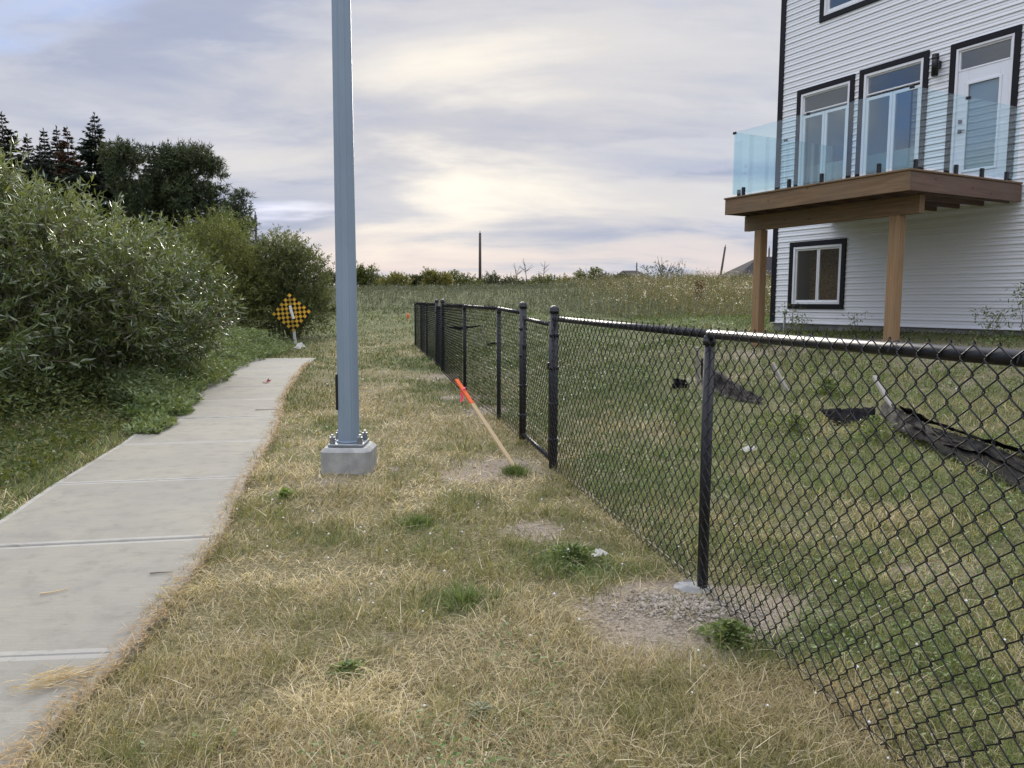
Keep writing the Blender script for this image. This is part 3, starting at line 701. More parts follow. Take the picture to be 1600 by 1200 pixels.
def build_deck():
    d = empty('wooden_deck', HO, 'raised wooden deck with frameless glass railing standing on two square posts', 'deck', rz=HR)
    u0, u1, y0, y1, zt, zb = 1.48, 5.24, -2.85, -0.06, 2.335, 2.055
    m = MB(); m.box((u0, y0, zb), (u1 - 0.0, y0 + 0.038, zt), 0.004); m.build('fascia_board', WOODX, d)
    m = MB(); m.box((u1 - 0.038, y0 + 0.040, zb + 0.003), (u1, y1, zt - 0.002), 0.004); o = m.build('fascia_board', WOODY, d); o['label'] = 'dark reddish stained fascia board on the side'
    m = MB(); m.box((u0, y0 + 0.040, zb + 0.003), (u0 + 0.038, y1, zt - 0.002), 0.004); m.build('fascia_board', WOODY, d)
    k = 0; w = 0.14; y = y0 - 0.02
    while y < y1 - 0.05:
        m = MB(); m.box((u0 - 0.02, y, zt + 0.002), (u1 + 0.02, min(y + w - 0.006, y1), zt + 0.030), 0.004); m.build('deck_board', WOODX, d); y += w
    for i in range(9):
        x = u0 + 0.2 + i * (u1 - u0 - 0.4) / 8
        m = MB(); m.box((x - 0.019, y0 + 0.042, zb + 0.005), (x + 0.019, y1, zt - 0.003)); m.build('joist', WOODY, d)
    m = MB(); m.box((u0 + 0.01, -2.36, 1.775), (5.08, -2.32, 2.052), 0.004); m.build('beam', WOODX, d)
    m = MB(); m.box((u0 + 0.01, -2.318, 1.775), (5.08, -2.278, 2.052), 0.004); m.build('beam', WOODX, d)
    m = MB(); m.box((u0 + 0.012, -2.276, 1.777), (5.078, -2.236, 2.05), 0.004); m.build('beam', WOODX, d)
    for u in (1.86, 4.68):
        wx = HO + Matrix.Rotation(HR, 3, 'Z') @ Vector((u, -2.3, 0)); zz = tz(wx.x, wx.y) - HO.z
        m = MB(); m.box((u - 0.085, -2.383, zz - 0.4), (u + 0.085, -2.213, 1.773), 0.006); m.build('post', WOODZ, d)
    zg0, zg1 = zt + 0.09, zt + 1.21
    def pane(a, b_):
        m = MB(); lo = (min(a[0], b_[0]) - (0.006 if a[0] == b_[0] else 0), min(a[1], b_[1]) - (0.006 if a[1] == b_[1] else 0), zg0); hi = (max(a[0], b_[0]) + (0.006 if a[0] == b_[0] else 0), max(a[1], b_[1]) + (0.006 if a[1] == b_[1] else 0), zg1)
        m.box(lo, hi, 0.001); return m.build('glass_panel', RAILGLASS, d)
    e = 0.09
    fa, fb, fm = u0 + e, u1 - e, 3.27
    pane((fa, y0 + e), (fm - 0.012, y0 + e)); pane((fm + 0.012, y0 + e), (fb - 0.02, y0 + e))
    ym = -1.45
    for x in (fa, fb): pane((x, y0 + e + 0.02), (x, ym - 0.012)); pane((x, ym + 0.012), (x, -0.09))
    def clip(x, y):
        m = MB(); m.box((x - 0.035, y - 0.016, zg1 - 0.035), (x + 0.035, y + 0.016, zg1 + 0.008), 0.003); m.build('clip', BLACK, d)
    for x, y in ((fa + 0.01, y0 + e), (fm, y0 + e), (fb - 0.01, y0 + e), (fb, ym), (fa, ym)): clip(x, y)
    def spigot(x, y):
        m = MB(); m.box((x - 0.024, y - 0.03, zt + 0.036), (x + 0.024, y + 0.03, zt + 0.19), 0.005); sp = m.build('spigot', BLACK, d)
        m = MB(); m.box((x - 0.05, y - 0.05, zt + 0.030), (x + 0.05, y + 0.05, zt + 0.040), 0.003); m.build('foot_plate', BLACK, sp)
    for x in (1.85, 2.92, 3.6, 4.66): spigot(x, y0 + e)
    for y in (-2.6, -1.65, -1.0, -0.35):
        spigot(fb, y); spigot(fa, y)
build_deck()

# clean-out pipe by the wall
def build_pipe():
    x, y = 5.72, 16.6; z = tz(x, y)
    t = empty('cleanout_pipe', (x, y, z), 'thin grey capped pipe sticking up by the foundation corner', 'pipe')
    m = MB(); m.tube([(0, 0, -0.2), (0, 0, 0.42)], 0.022, 12); m.build('pipe', PVC, t)
    m = MB(); m.tube([(0, 0, 0.40), (0, 0, 0.46)], 0.042, 12); m.build('cap', PVC, t)
build_pipe()

# ---------------------------------------------------------------- checkerboard sign
def build_sign():
    x, y = -6.02, 21.9; z = tz(x, y)
    t = empty('checkerboard_sign', (x, y, z), 'yellow and black checkerboard diamond sign on a leaning post', 'sign')
    lean = Matrix.Rotation(math.radians(-4.5), 4, 'Y') @ Matrix.Rotation(math.radians(3), 4, 'X')
    t.rotation_euler = lean.to_euler()
    m = MB(); m.box((-0.032, -0.02, -0.4), (0.038, 0.02, 1.45), 0.006); m.build('post', mat('aluminium_post', (0.55, 0.56, 0.57), 0.5, 0.2, 0.1, 9), t)
    s = 0.76; n = 9; q = s / n; cz = 0.99
    m = MB(); bm = m.bm; R = Matrix.Translation((0, -0.028, cz)) @ Matrix.Rotation(math.radians(45), 4, 'Y')
    vs_ = [[bm.verts.new(R @ Vector((-s / 2 + i * q, 0, -s / 2 + j * q))) for j in range(n + 1)] for i in range(n + 1)]
    for i in range(n):
        for j in range(n):
            f = bm.faces.new((vs_[i][j], vs_[i + 1][j], vs_[i + 1][j + 1], vs_[i][j + 1])); f.material_index = (i + j) % 2
    g = bmesh.ops.solidify(bm, geom=list(bm.faces), thickness=0.003)
    m.build('sign_panel', [YELLOW, SIGNBLK], t)
    m = MB(); m.tube([(-0.01, -0.04, cz + 0.2), (0.01, -0.042, cz + 0.02), (0.05, -0.04, cz - 0.17)], [0.036, 0.042, 0.036], 6); o = m.build('white_strip', PAPER, t); o.scale = (1, 1, 1)
    for dz in (0.42, -0.42):
        m = MB(); m.tube([(0.0, -0.034, cz + dz), (0.0, -0.026, cz + dz)], 0.016, 8); m.build('bolt', STEEL, t)
build_sign()

# ---------------------------------------------------------------- survey stakes
def stake(base, top, label, ribbon=True, w=0.045):
    b_ = Vector(base); tp = Vector(top); ln = (tp - b_).length
    t = empty('survey_stake', b_, label, 'stake', 'orange tipped survey stakes')
    t.rotation_euler = (tp - b_).to_track_quat('Z', 'Y').to_euler()
    m = MB(); m.box((-w / 2, -0.006, -0.2), (w / 2, 0.006, ln - 0.27), 0.001); m.build('lath', STAKEW, t)
    m = MB(); m.box((-w / 2 - 0.0005, -0.0065, ln - 0.27), (w / 2 + 0.0005, 0.0065, ln), 0.001); m.build('painted_tip', ORANGE, t)
    return t
def build_stakes():
    b0 = (0.045, 6.42, tz(0.045, 6.42)); tp = (-0.485, 6.82, 0.735)
    t = stake(b0, tp, 'orange tipped wooden lath leaning over the grass beside the black fence')
    m = MB(); kn = Vector(b0).lerp(Vector(tp), 0.885)
    pts0 = [kn + Vector((0.0, -0.014, 0.0)), kn + Vector((-0.012, -0.018, -0.035)), kn + Vector((-0.004, -0.014, -0.07)), kn + Vector((-0.016, -0.016, -0.105))]
    for a, b_ in zip(pts0, pts0[1:]): m.poly([a + Vector((-0.009, 0, 0)), a + Vector((0.009, 0.004, 0)), b_ + Vector((0.009, 0.004, 0)), b_ + Vector((-0.009, 0, 0))])
    g = bmesh.ops.solidify(m.bm, geom=list(m.bm.faces), thickness=0.001)
    m.tube([kn + Vector((-0.022, -0.004, -0.012)), kn + Vector((0.0, -0.012, 0.0)), kn + Vector((0.022, -0.004, 0.014))], 0.008, 8)
    o = m.build('pink_ribbon', PINK, t); bpy.context.view_layer.update(); o.matrix_parent_inverse = t.matrix_world.inverted()
    x, y = -3.06, 23.05; stake((x, y, tz(x, y)), (x + 0.02, y, tz(x, y) + 0.98), 'upright survey stake with orange top at the far end of the fence', w=0.09)
    m = MB(); m.box((-0.075, -0.03, 0.80), (0.075, 0.03, 0.93), 0.02); m.build('flagging', ORANGE, bpy.data.objects['survey_stake.001'])
build_stakes()

# ---------------------------------------------------------------- fallen silt fences in the yard
def ribbon(name, tops, bots, parent, seg=10, wob=0.02, seed=1):
    r = random.Random(seed); m = MB(); bm = m.bm; rows = []
    n = len(tops)
    for i in range((n - 1) * seg + 1):
        k = min(i // seg, n - 2); f = (i - k * seg) / seg
        a = Vector(tops[k]).lerp(Vector(tops[k + 1]), f); b_ = Vector(bots[k]).lerp(Vector(bots[k + 1]), f)
        row = []
        for j in range(6):
            p = a.lerp(b_, j / 5) + Vector((r.uniform(-wob, wob), r.uniform(-wob, wob), r.uniform(-wob, wob) * 0.6))
            row.append(bm.verts.new(p))
        rows.append(row)
    for r0, r1 in zip(rows, rows[1:]):
        for j in range(5): bm.faces.new((r0[j], r1[j], r1[j + 1], r0[j + 1])).smooth = True
    bmesh.ops.solidify(bm, geom=list(bm.faces), thickness=0.004)
    return m.build(name, FABRIC, parent)
def g3(x, y, h=0.0): return Vector((x, y, tz(x, y) + h))
def silt(loc, label, fabs, stakes):
    t = empty('silt_fence', loc, label, 'silt fence', 'torn black silt fences')
    inv = Matrix.Translation(-Vector(loc)); mk = []
    for i, (a, b_, w) in enumerate(fabs): mk.append(ribbon('fabric', a, b_, t, 8, w, i + int(abs(loc[0]) * 100)))
    for a, b_ in stakes:
        a = Vector(a); b_ = Vector(b_); ln = (b_ - a).length
        m = MB(); m.box((-0.019, -0.019, 0), (0.019, 0.019, ln), 0.002); o = m.build('stake', GREYW, t)
        o.matrix_basis = Matrix.Translation(a) @ (b_ - a).to_track_quat('Z', 'Y').to_matrix().to_4x4(); mk.append(o)
    for o in mk: o.matrix_parent_inverse = inv
silt(g3(3.75, 6.6), 'long collapsed strip of black silt fence trailing to the right edge',
     [([g3(3.70, 7.75, 0.22), g3(3.62, 7.2, 0.16), g3(3.60, 6.6, 0.125), g3(3.63, 6.0, 0.14), g3(3.56, 5.4, 0.14), g3(3.45, 4.5, 0.12), g3(3.3, 3.6, 0.10)], [g3(3.58, 7.62, 0.09), g3(3.46, 7.0, 0.06), g3(3.44, 6.5, 0.07), g3(3.42, 5.9, 0.02), g3(3.37, 5.3, 0.02), g3(3.28, 4.4, 0.02), g3(3.1, 3.5, 0.01)], 0.02),
      ([g3(3.70, 7.5, 0.19), g3(3.66, 6.9, 0.16), g3(3.70, 6.3, 0.13), g3(3.72, 5.6, 0.14), g3(3.66, 4.5, 0.12)], [g3(3.82, 7.4, 0.02), g3(3.86, 6.9, 0.05), g3(3.92, 6.2, 0.02), g3(3.96, 5.5, 0.02), g3(3.9, 4.5, 0.02)], 0.02),
      ([g3(3.63, 7.0, 0.15), g3(3.52, 6.5, 0.16), g3(3.62, 5.8, 0.125), g3(3.52, 5.0, 0.15)], [g3(3.50, 6.9, 0.14), g3(3.50, 6.3, 0.08), g3(3.50, 5.7, 0.12), g3(3.46, 4.9, 0.06)], 0.02),
      ([g3(3.62, 7.75, 0.125), g3(3.40, 7.85, 0.13), g3(3.14, 7.95, 0.12)], [g3(3.55, 7.5, 0.02), g3(3.34, 7.55, 0.05), g3(3.18, 7.65, 0.01)], 0.02)],
     [(g3(3.66, 7.45, 0.12), g3(3.72, 8.05, 0.38))])
silt(g3(2.7, 10.6), 'black silt fence scrap slumping from a grey stake just behind the nearest fence post',
     [([g3(2.66, 11.1, 0.42), g3(2.75, 10.5, 0.27), g3(2.88, 9.8, 0.15), g3(2.98, 9.3, 0.06)], [g3(2.62, 10.9, 0.05), g3(2.64, 10.2, 0.04), g3(2.76, 9.6, 0.02), g3(2.92, 9.1, 0.01)], 0.02),
      ([g3(2.30, 11.2, 0.12), g3(2.48, 11.15, 0.10)], [g3(2.28, 11.0, 0.02), g3(2.46, 10.95, 0.01)], 0.03)],
     [(g3(2.66, 11.15, -0.1), g3(2.61, 11.1, 0.55))])
silt(g3(-1.4, 22.6), 'sagging black silt fence on thin legs seen through the middle fence run',
     [([g3(-1.85, 22.8, 0.56), g3(-1.5, 22.7, 0.57), g3(-1.2, 22.6, 0.57), g3(-0.86, 22.6, 0.58)], [g3(-1.83, 22.8, 0.53), g3(-1.52, 22.7, 0.46), g3(-1.22, 22.6, 0.52), g3(-0.88, 22.6, 0.55)], 0.008),
      ([g3(-0.74, 22.3, 0.06), g3(-0.5, 22.2, 0.10), g3(-0.3, 22.0, 0.06)], [g3(-0.74, 22.2, 0.0), g3(-0.5, 22.1, 0.0), g3(-0.3, 21.9, 0.0)], 0.02)],
     [(g3(-0.76, 22.55, -0.1), g3(-0.9, 22.6, 0.6)), (g3(-1.83, 22.8, -0.1), g3(-1.84, 22.8, 0.6)), (g3(-1.08, 22.4, -0.1), g3(-1.02, 22.5, 0.3))])
silt(g3(-8.3, 37.4), 'distant low black silt fence at the left end of the weedy bank',
     [([g3(-9.6, 37.6, 0.42), g3(-8.9, 37.5, 0.26), g3(-8.15, 37.4, 0.32)], [g3(-9.6, 37.5, 0.0), g3(-8.9, 37.4, 0.05), g3(-8.15, 37.3, 0.1)], 0.03)],
     [(g3(-8.6, 37.5, -0.1), g3(-8.6, 37.55, 0.6))])
def lone_stake():
    a, b_ = g3(3.50, 9.75, -0.1), g3(3.36, 10.1, 0.33); t = empty('wooden_stake', a, 'lone grey wooden stake leaning in the yard grass', 'stake')
    t.rotation_euler = (b_ - a).to_track_quat('Z', 'Y').to_euler()
    m = MB(); m.box((-0.02, -0.02, 0), (0.02, 0.02, (b_ - a).length), 0.003); m.build('shaft', GREYW, t)
    m = MB(); m.box((-0.0205, -0.0205, (b_ - a).length), (0.0205, 0.0205, (b_ - a).length + 0.015), 0.003); m.build('sawn_end', STAKEW, t)
lone_stake()

# ---------------------------------------------------------------- litter
def crumple(name, loc, size, material, label, seed, cat='litter', flat=0.5):
    r = random.Random(seed); m = MB(); bm = m.bm; n = 5; vs_ = []
    for i in range(n):
        vs_.append([bm.verts.new((size[0] * (i / (n - 1) - 0.5) + r.uniform(-1, 1) * size[0] * 0.08, size[1] * (j / (n - 1) - 0.5) + r.uniform(-1, 1) * size[1] * 0.1, abs(r.gauss(0, 1)) * size[2])) for j in range(n)])
    for i in range(n - 1):
        for j in range(n - 1):
            if r.random() < 0.9: bm.faces.new((vs_[i][j], vs_[i + 1][j], vs_[i + 1][j + 1], vs_[i][j + 1]))
    bmesh.ops.solidify(bm, geom=list(bm.faces), thickness=0.002)
    o = m.build(name, material); o.location = loc; o.rotation_euler = (r.uniform(-0.2, 0.2), r.uniform(-0.2, 0.2), r.uniform(0, 3)); tag(o, label, cat); return o
crumple('paper_scrap', g3(0.47, 4.10, 0.05), (0.075, 0.06, 0.02), PAPER, 'torn white paper scrap on the green tuft near the fence', 3)
crumple('paper_scrap', g3(2.05, 6.70, 0.06), (0.13, 0.06, 0.02), PAPER, 'white paper scrap on the yard grass behind the fence mesh', 5)
crumple('plastic_bag', g3(-5.36, 19.9, 0.10), (0.32, 0.2, 0.08), PAPER, 'crumpled white plastic at the far end of the footpath', 8)
crumple('red_wrapper', g3(-4.04, 12.9, 0.03), (0.16, 0.08, 0.015), RED, 'flat red wrapper lying on the footpath', 9)
crumple('dry_leaf', g3(-0.93, 6.20, 0.04), (0.10, 0.08, 0.03), mat('dry_leaf', (0.62, 0.55, 0.40), 0.8, 0, 0.3, 30), 'pale crumpled dry leaf beside the concrete base', 11, 'leaf')

# ---------------------------------------------------------------- vegetation builders
def foliage(lobes, n_twig, per, twig_len, leaf, pal_cols, shell=0.4, up=0.45, seed=1, tone=0.42, droop=0.0, clip_z=0.03, jit=0.15, hue=0.18):
    """leaf arrays: twigs spread through the lobes with leaves along them"""
    g = np.random.default_rng(seed); L = np.array(lobes, float); vol = L[:, 3] * L[:, 4] * L[:, 5]; wts = vol ** 0.67; wts /= wts.sum()
    li = g.choice(len(L), n_twig, p=wts)
    dr = unit(g.normal(size=(n_twig, 3)) + np.array([0, 0, 0.15])); rad = g.random(n_twig) ** shell
    base = L[li, :3] + dr * rad[:, None] * L[li, 3:6]
    td = unit(dr * 0.8 + np.array([0, 0, up]) + g.normal(size=(n_twig, 3)) * 0.35)
    tl = twig_len * g.uniform(0.5, 1.2, n_twig)
    s = g.random((n_twig, per)) * 0.95 + 0.05
    P = base[:, None] + td[:, None] * (s * tl[:, None])[:, :, None] - np.array([0, 0, 1]) * (droop * s ** 2 * tl[:, None])[:, :, None]
    D = unit((td[:, None] * 0.55 + g.normal(size=(n_twig, per, 3)) * 0.5 + np.array([0, 0, -droop * 0.6])).reshape(-1, 3))
    P = P.reshape(-1, 3)
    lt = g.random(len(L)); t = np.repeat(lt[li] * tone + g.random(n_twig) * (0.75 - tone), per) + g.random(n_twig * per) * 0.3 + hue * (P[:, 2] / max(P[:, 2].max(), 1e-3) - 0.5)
    k = P[:, 2] > clip_z
    ll = leaf[0] * g.uniform(0.45, 1.35, len(P)); ww = leaf[1] * g.uniform(0.7, 1.2, len(P))
    return P[k], D[k], ll[k], ww[k], pal(pal_cols, t[k], jit), (base, td, tl)
def shrub(name, label, cat, loc, lobes, n_twig, per, twig_len, leaf, cols, material, seed, stems=9, twig_wood=0, group=None, up=0.45, shell=0.4, droop=0.0, trunk_r=0.03, jit=0.15):
    t = empty(name, loc, label, cat, group)
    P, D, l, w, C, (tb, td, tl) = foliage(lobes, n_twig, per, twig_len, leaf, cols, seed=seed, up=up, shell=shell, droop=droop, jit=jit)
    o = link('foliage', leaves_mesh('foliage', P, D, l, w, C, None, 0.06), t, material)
    r = random.Random(seed); m = MB()
    for i in range(stems):
        lb = lobes[i % len(lobes)]; e = Vector((lb[0] + r.uniform(-0.4, 0.4) * lb[3], lb[1] + r.uniform(-0.4, 0.4) * lb[4], lb[2] + lb[5] * r.uniform(0.1, 0.7)))
        b_ = Vector((lb[0] * 0.35 + r.uniform(-0.2, 0.2), lb[1] * 0.35 + r.uniform(-0.2, 0.2), -0.1)); c = b_.lerp(e, 0.5) + Vector((r.uniform(-0.2, 0.2), r.uniform(-0.2, 0.2), 0.15))
        m.tube([b_, b_.lerp(c, 0.5), c, c.lerp(e, 0.5), e], [trunk_r, trunk_r * 0.85, trunk_r * 0.65, trunk_r * 0.45, trunk_r * 0.2], 6)
    for i in range(twig_wood):
        q = r.randrange(len(tb)); a = Vector(tb[q]) - Vector(td[q]) * 0.25; e = Vector(tb[q]) + Vector(td[q]) * float(tl[q])
        m.tube([a, e], [0.008, 0.0025], 3, False)
    m.build('stems', TWIG, t)
    return t
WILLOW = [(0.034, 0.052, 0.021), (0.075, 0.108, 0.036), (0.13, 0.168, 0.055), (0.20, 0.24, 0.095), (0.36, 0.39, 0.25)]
WILLOW2 = [(0.035, 0.052, 0.018), (0.075, 0.11, 0.034), (0.13, 0.165, 0.05), (0.23, 0.26, 0.10)]
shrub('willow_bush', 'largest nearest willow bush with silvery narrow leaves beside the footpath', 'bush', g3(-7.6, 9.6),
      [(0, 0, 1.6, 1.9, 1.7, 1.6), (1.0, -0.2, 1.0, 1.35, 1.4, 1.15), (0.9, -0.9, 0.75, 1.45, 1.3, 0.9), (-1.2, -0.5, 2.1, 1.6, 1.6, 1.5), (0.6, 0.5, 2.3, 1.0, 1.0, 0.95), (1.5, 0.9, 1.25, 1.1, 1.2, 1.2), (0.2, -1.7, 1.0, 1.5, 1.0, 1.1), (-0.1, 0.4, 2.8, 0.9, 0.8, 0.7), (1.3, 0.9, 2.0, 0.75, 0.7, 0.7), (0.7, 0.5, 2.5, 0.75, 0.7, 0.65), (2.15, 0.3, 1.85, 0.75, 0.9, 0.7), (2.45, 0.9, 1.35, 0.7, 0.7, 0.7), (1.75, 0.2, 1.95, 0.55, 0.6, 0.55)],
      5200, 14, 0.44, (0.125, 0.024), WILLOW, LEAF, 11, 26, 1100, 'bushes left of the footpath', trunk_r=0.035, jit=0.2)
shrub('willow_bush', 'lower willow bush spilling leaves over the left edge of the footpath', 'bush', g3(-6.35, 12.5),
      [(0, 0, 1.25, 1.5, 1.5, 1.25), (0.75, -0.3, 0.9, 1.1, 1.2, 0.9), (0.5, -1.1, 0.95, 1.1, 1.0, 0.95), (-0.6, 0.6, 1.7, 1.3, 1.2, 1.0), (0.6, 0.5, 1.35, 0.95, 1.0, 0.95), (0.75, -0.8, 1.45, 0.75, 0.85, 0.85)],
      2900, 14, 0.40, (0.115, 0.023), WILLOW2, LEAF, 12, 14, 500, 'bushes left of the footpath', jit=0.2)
shrub('willow_bush', 'yellow green bush between the big willow and the dark rounded bush', 'bush', g3(-9.0, 24.5),
      [(0, 0, 1.7, 1.25, 1.2, 1.6), (-0.5, -0.2, 2.6, 0.9, 0.9, 1.0), (0.7, 0, 1.4, 0.9, 0.9, 1.2), (0.2, 0, 2.9, 0.7, 0.7, 0.75)],
      1500, 14, 0.5, (0.11, 0.03), [(0.05, 0.068, 0.02), (0.10, 0.125, 0.034), (0.155, 0.175, 0.05), (0.24, 0.235, 0.075)], DULL, 13, 10, 100, 'bushes left of the footpath')
shrub('willow_bush', 'dark rounded bush directly behind the checkerboard sign', 'bush', g3(-7.35, 25.6),
      [(0, 0, 1.5, 1.25, 1.2, 1.45), (0.55, 0, 1.8, 0.85, 0.9, 1.1), (-0.5, 0.1, 1.9, 0.9, 0.9, 1.25), (0.1, -0.3, 2.5, 0.75, 0.8, 0.75), (0.8, -0.2, 0.9, 0.75, 0.8, 0.8), (-0.5, -0.4, 0.9, 1.0, 0.9, 0.9)],
      3000, 15, 0.42, (0.11, 0.03), [(0.05, 0.066, 0.026), (0.095, 0.118, 0.042), (0.145, 0.165, 0.065), (0.21, 0.23, 0.11)], DULL, 14, 12, 200, 'bushes left of the footpath')
shrub('willow_bush', 'tall mid green bush behind the yellow green one, under the utility pole', 'bush', g3(-11.3, 30.5),
      [(0, 0, 2.0, 1.5, 1.2, 1.9), (0.3, 0, 3.2, 0.9, 0.9, 1.1), (-0.9, 0, 2.6, 1.0, 1.0, 1.2), (1.0, 0, 1.6, 0.9, 0.9, 1.3)],
      1200, 14, 0.6, (0.14, 0.035), WILLOW2, DULL, 15, 10, 60, 'bushes left of the footpath')
# long arching shoots reaching above the second willow
def arching_shoots():
    g = np.random.default_rng(5); o = bpy.data.objects['willow_bush.001']
    m = MB(); P = []; D = []
    for b_, e in (((0.6, -0.2, 1.7), (1.15, 0.0, 2.45)), ((0.9, -0.2, 1.5), (1.45, -0.1, 2.15)), ((0.0, 0.0, 2.2), (0.2, 0.1, 2.85)), ((-2.0, -2.2, 2.3), (-1.9, -2.1, 3.05)), ((-1.3, -1.8, 2.2), (-1.1, -1.9, 2.8))):
        b_ = Vector(b_); e = Vector(e); c = b_.lerp(e, 0.5) + Vector((0.0, 0, 0.12)); m.tube([b_, c, e], [0.009, 0.006, 0.002], 4, False)
        for i in range(26):
            s = i / 26 * 0.7 + 0.3; q = b_.lerp(c, s * 2) if s < 0.5 else c.lerp(e, s * 2 - 1)
            P.append(q); D.append((e - b_).normalized() * 0.5 + Vector(g.normal(size=3)) * 0.6)
    m.build('shoots', TWIG, o)
    n = len(P); link('shoot_leaves', leaves_mesh('shoot_leaves', np.array(P), np.array(D), g.uniform(0.06, 0.11, n), 0.02, pal(WILLOW2, g.uniform(0.5, 1, n))), o, LEAF)
arching_shoots()

def conifer(label, x, y, h, r, seed, cols, z0f=0.25, dens=1.0, brown=0.0):
    g = np.random.default_rng(seed); z = tz(x, y); r = r * 1.6; t = empty('spruce_tree', (x, y, z), label, 'tree', 'dark conifers behind the bushes')
    m = MB(); m.tube([(0, 0, -0.2), (0.03, 0, h * 0.5), (0, 0, h * 0.98)], [0.16, 0.09, 0.015], 8); m.build('trunk', BARK, t)
    P = []; D = []; Ls = []; tn = []; wood = MB()
    zz = h * z0f
    while zz < h * 0.99:
        f = 1 - zz / h; br = r * (f ** 1.0) * 1.25 + 0.05; nb = int(6 + 4 * min(1, f * 3))
        for k in range(nb):
            if g.random() < 0.08: continue
            a = g.uniform(0, 2 * PI); ln = br * g.uniform(0.6, 1.15) * (1.25 if g.random() < 0.12 else 1); sl = g.uniform(-0.28, 0.0) + (0.55 if f < 0.05 else 0.15 if f < 0.12 else 0.0) - 0.10 * (f > 0.5)
            o = np.array([math.cos(a), math.sin(a), sl]); o /= np.linalg.norm(o); sd = np.array([-math.sin(a), math.cos(a), 0.0])
            ns = max(3, int(ln / 0.085 * dens)); sc = 0.38 + 0.62 * min(1, f * 4.5)
            for i in range(ns):
                s = (i + g.random()) / ns; q = np.array([0, 0, zz]) + o * ln * s + np.array([0, 0, 0.28 * ln * s * s])
                for e in range(8):
                    sg = g.choice([-1, 1]); wid = (1 - s) * 0.42 * ln + 0.05
                    P.append(q + sd * sg * wid * g.random()); D.append(o * 0.9 + sd * sg * g.uniform(0.1, 0.8) + np.array([0, 0, g.uniform(-0.75, 0.2)])); Ls.append(g.uniform(0.18, 0.38) * sc); tn.append(g.random() * 0.6 + s * 0.35)
        zz += (0.15 + 0.17 * min(1, f * 2)) * g.uniform(0.8, 1.2)
    for i in range(14): P.append(np.array([0, 0, h - 0.35 + 0.03 * i])); D.append(np.array([g.normal() * 0.3, g.normal() * 0.3, 1.0])); Ls.append(0.16); tn.append(0.5)
    P, D, Ls, tn = map(np.array, (P, D, Ls, tn))
    C = pal(cols, tn, 0.15)
    if brown: 
        mask = (P[:, 2] > h * 0.72) & (g.random(len(P)) < brown); C[mask] = pal([(0.06, 0.03, 0.018), (0.13, 0.06, 0.03)], g.random(mask.sum()))
    link('crown', leaves_mesh('crown', P, D, Ls, Ls * 0.3, C), t, NEEDLE)
SPR = [(0.010, 0.016, 0.011), (0.020, 0.030, 0.018), (0.035, 0.048, 0.026)]
def px(u, v, d):                                                     # design aid: where a photo column/row lies at a known distance
    w = cx * (u - 800) + fw * 1230 + cy * (600 - v); w = w * (d / w.y); return w.x, EYE + w.z
for lb, u, v, d, r, sd, br in (('spruce leaning out of the left edge of the picture', 2, 178, 44, 2.1, 21, 0.1), ('small pointed spruce second from the left edge', 42, 212, 47, 1.2, 22, 0.1), ('slim spruce with a clubbed top left of the brown topped pair', 68, 203, 46, 1.0, 23, 0.0),
                               ('thin spruce spire left of the brown topped spruce', 88, 200, 48, 0.95, 24, 0.2), ('spruce with a reddish brown dying top', 104, 199, 45, 1.35, 25, 0.75), ('tallest full spruce with wide drooping tiers', 147, 179, 43, 2.0, 26, 0.0),
                               ('spruce spire rising behind the big pine', 239, 226, 47, 1.5, 27, 0.0), ('bushy spruce filling the gap under the tallest spruce', 62, 226, 42, 1.9, 28, 0.0)):
    X, Zt = px(u, v, d); conifer(lb, X, d, Zt - tz(X, d), r, sd, SPR, 0.25, 1.0, br)
PINE = [(0.017, 0.028, 0.016), (0.038, 0.055, 0.026), (0.070, 0.090, 0.038), (0.105, 0.12, 0.052)]
def pads(masses, n, seed, size):
    """flattened branch pads scattered near the surface of a few masses, plus thin cores"""
    g = np.random.default_rng(seed); M_ = np.array(masses, float); w = (M_[:, 3] * M_[:, 5]); w /= w.sum(); out = []
    for i in g.choice(len(M_), n, p=w):
        d = g.normal(size=3); d /= np.linalg.norm(d); rr = g.uniform(0.55, 1.02); q = M_[i, :3] + d * rr * M_[i, 3:6]; k = size * g.uniform(0.6, 1.3)
        out.append((q[0], q[1], max(q[2], 0.6), k, k * 0.9, k * 0.42))
    return out + [(m[0], m[1], m[2], m[3] * 0.6, m[4] * 0.6, m[5] * 0.6) for m in masses]
def pine(label, u, vtop, d, lobes, n, seed, trunk=0.2):
    X, Zt = px(u, vtop, d); g = np.random.default_rng(seed); t = empty('pine_tree', (X, d, tz(X, d)), label, 'tree', 'dark conifers behind the bushes')
    m = MB(); top = max(l[2] + l[5] for l in lobes); m.tube([(0, 0, -0.2), (0.1, 0, top * 0.5), (0, 0, top * 0.9)], [trunk, trunk * 0.7, 0.05], 8)
    for lb in lobes:
        m.tube([(0.05, 0, max(0.5, lb[2] - lb[5] * 0.9)), (lb[0] * 0.6, lb[1] * 0.6, lb[2] - 0.3 * lb[5]), (lb[0], lb[1], lb[2])], [0.07, 0.05, 0.02], 5)
    m.build('trunk', BARK, t)
    P, D, l, w, C, _ = foliage(lobes, n, 16, 0.42, (0.26, 0.042), PINE, 0.45, 0.35, seed, 0.3)
    link('crown', leaves_mesh('crown', P, D, l, w, C), t, NEEDLE)
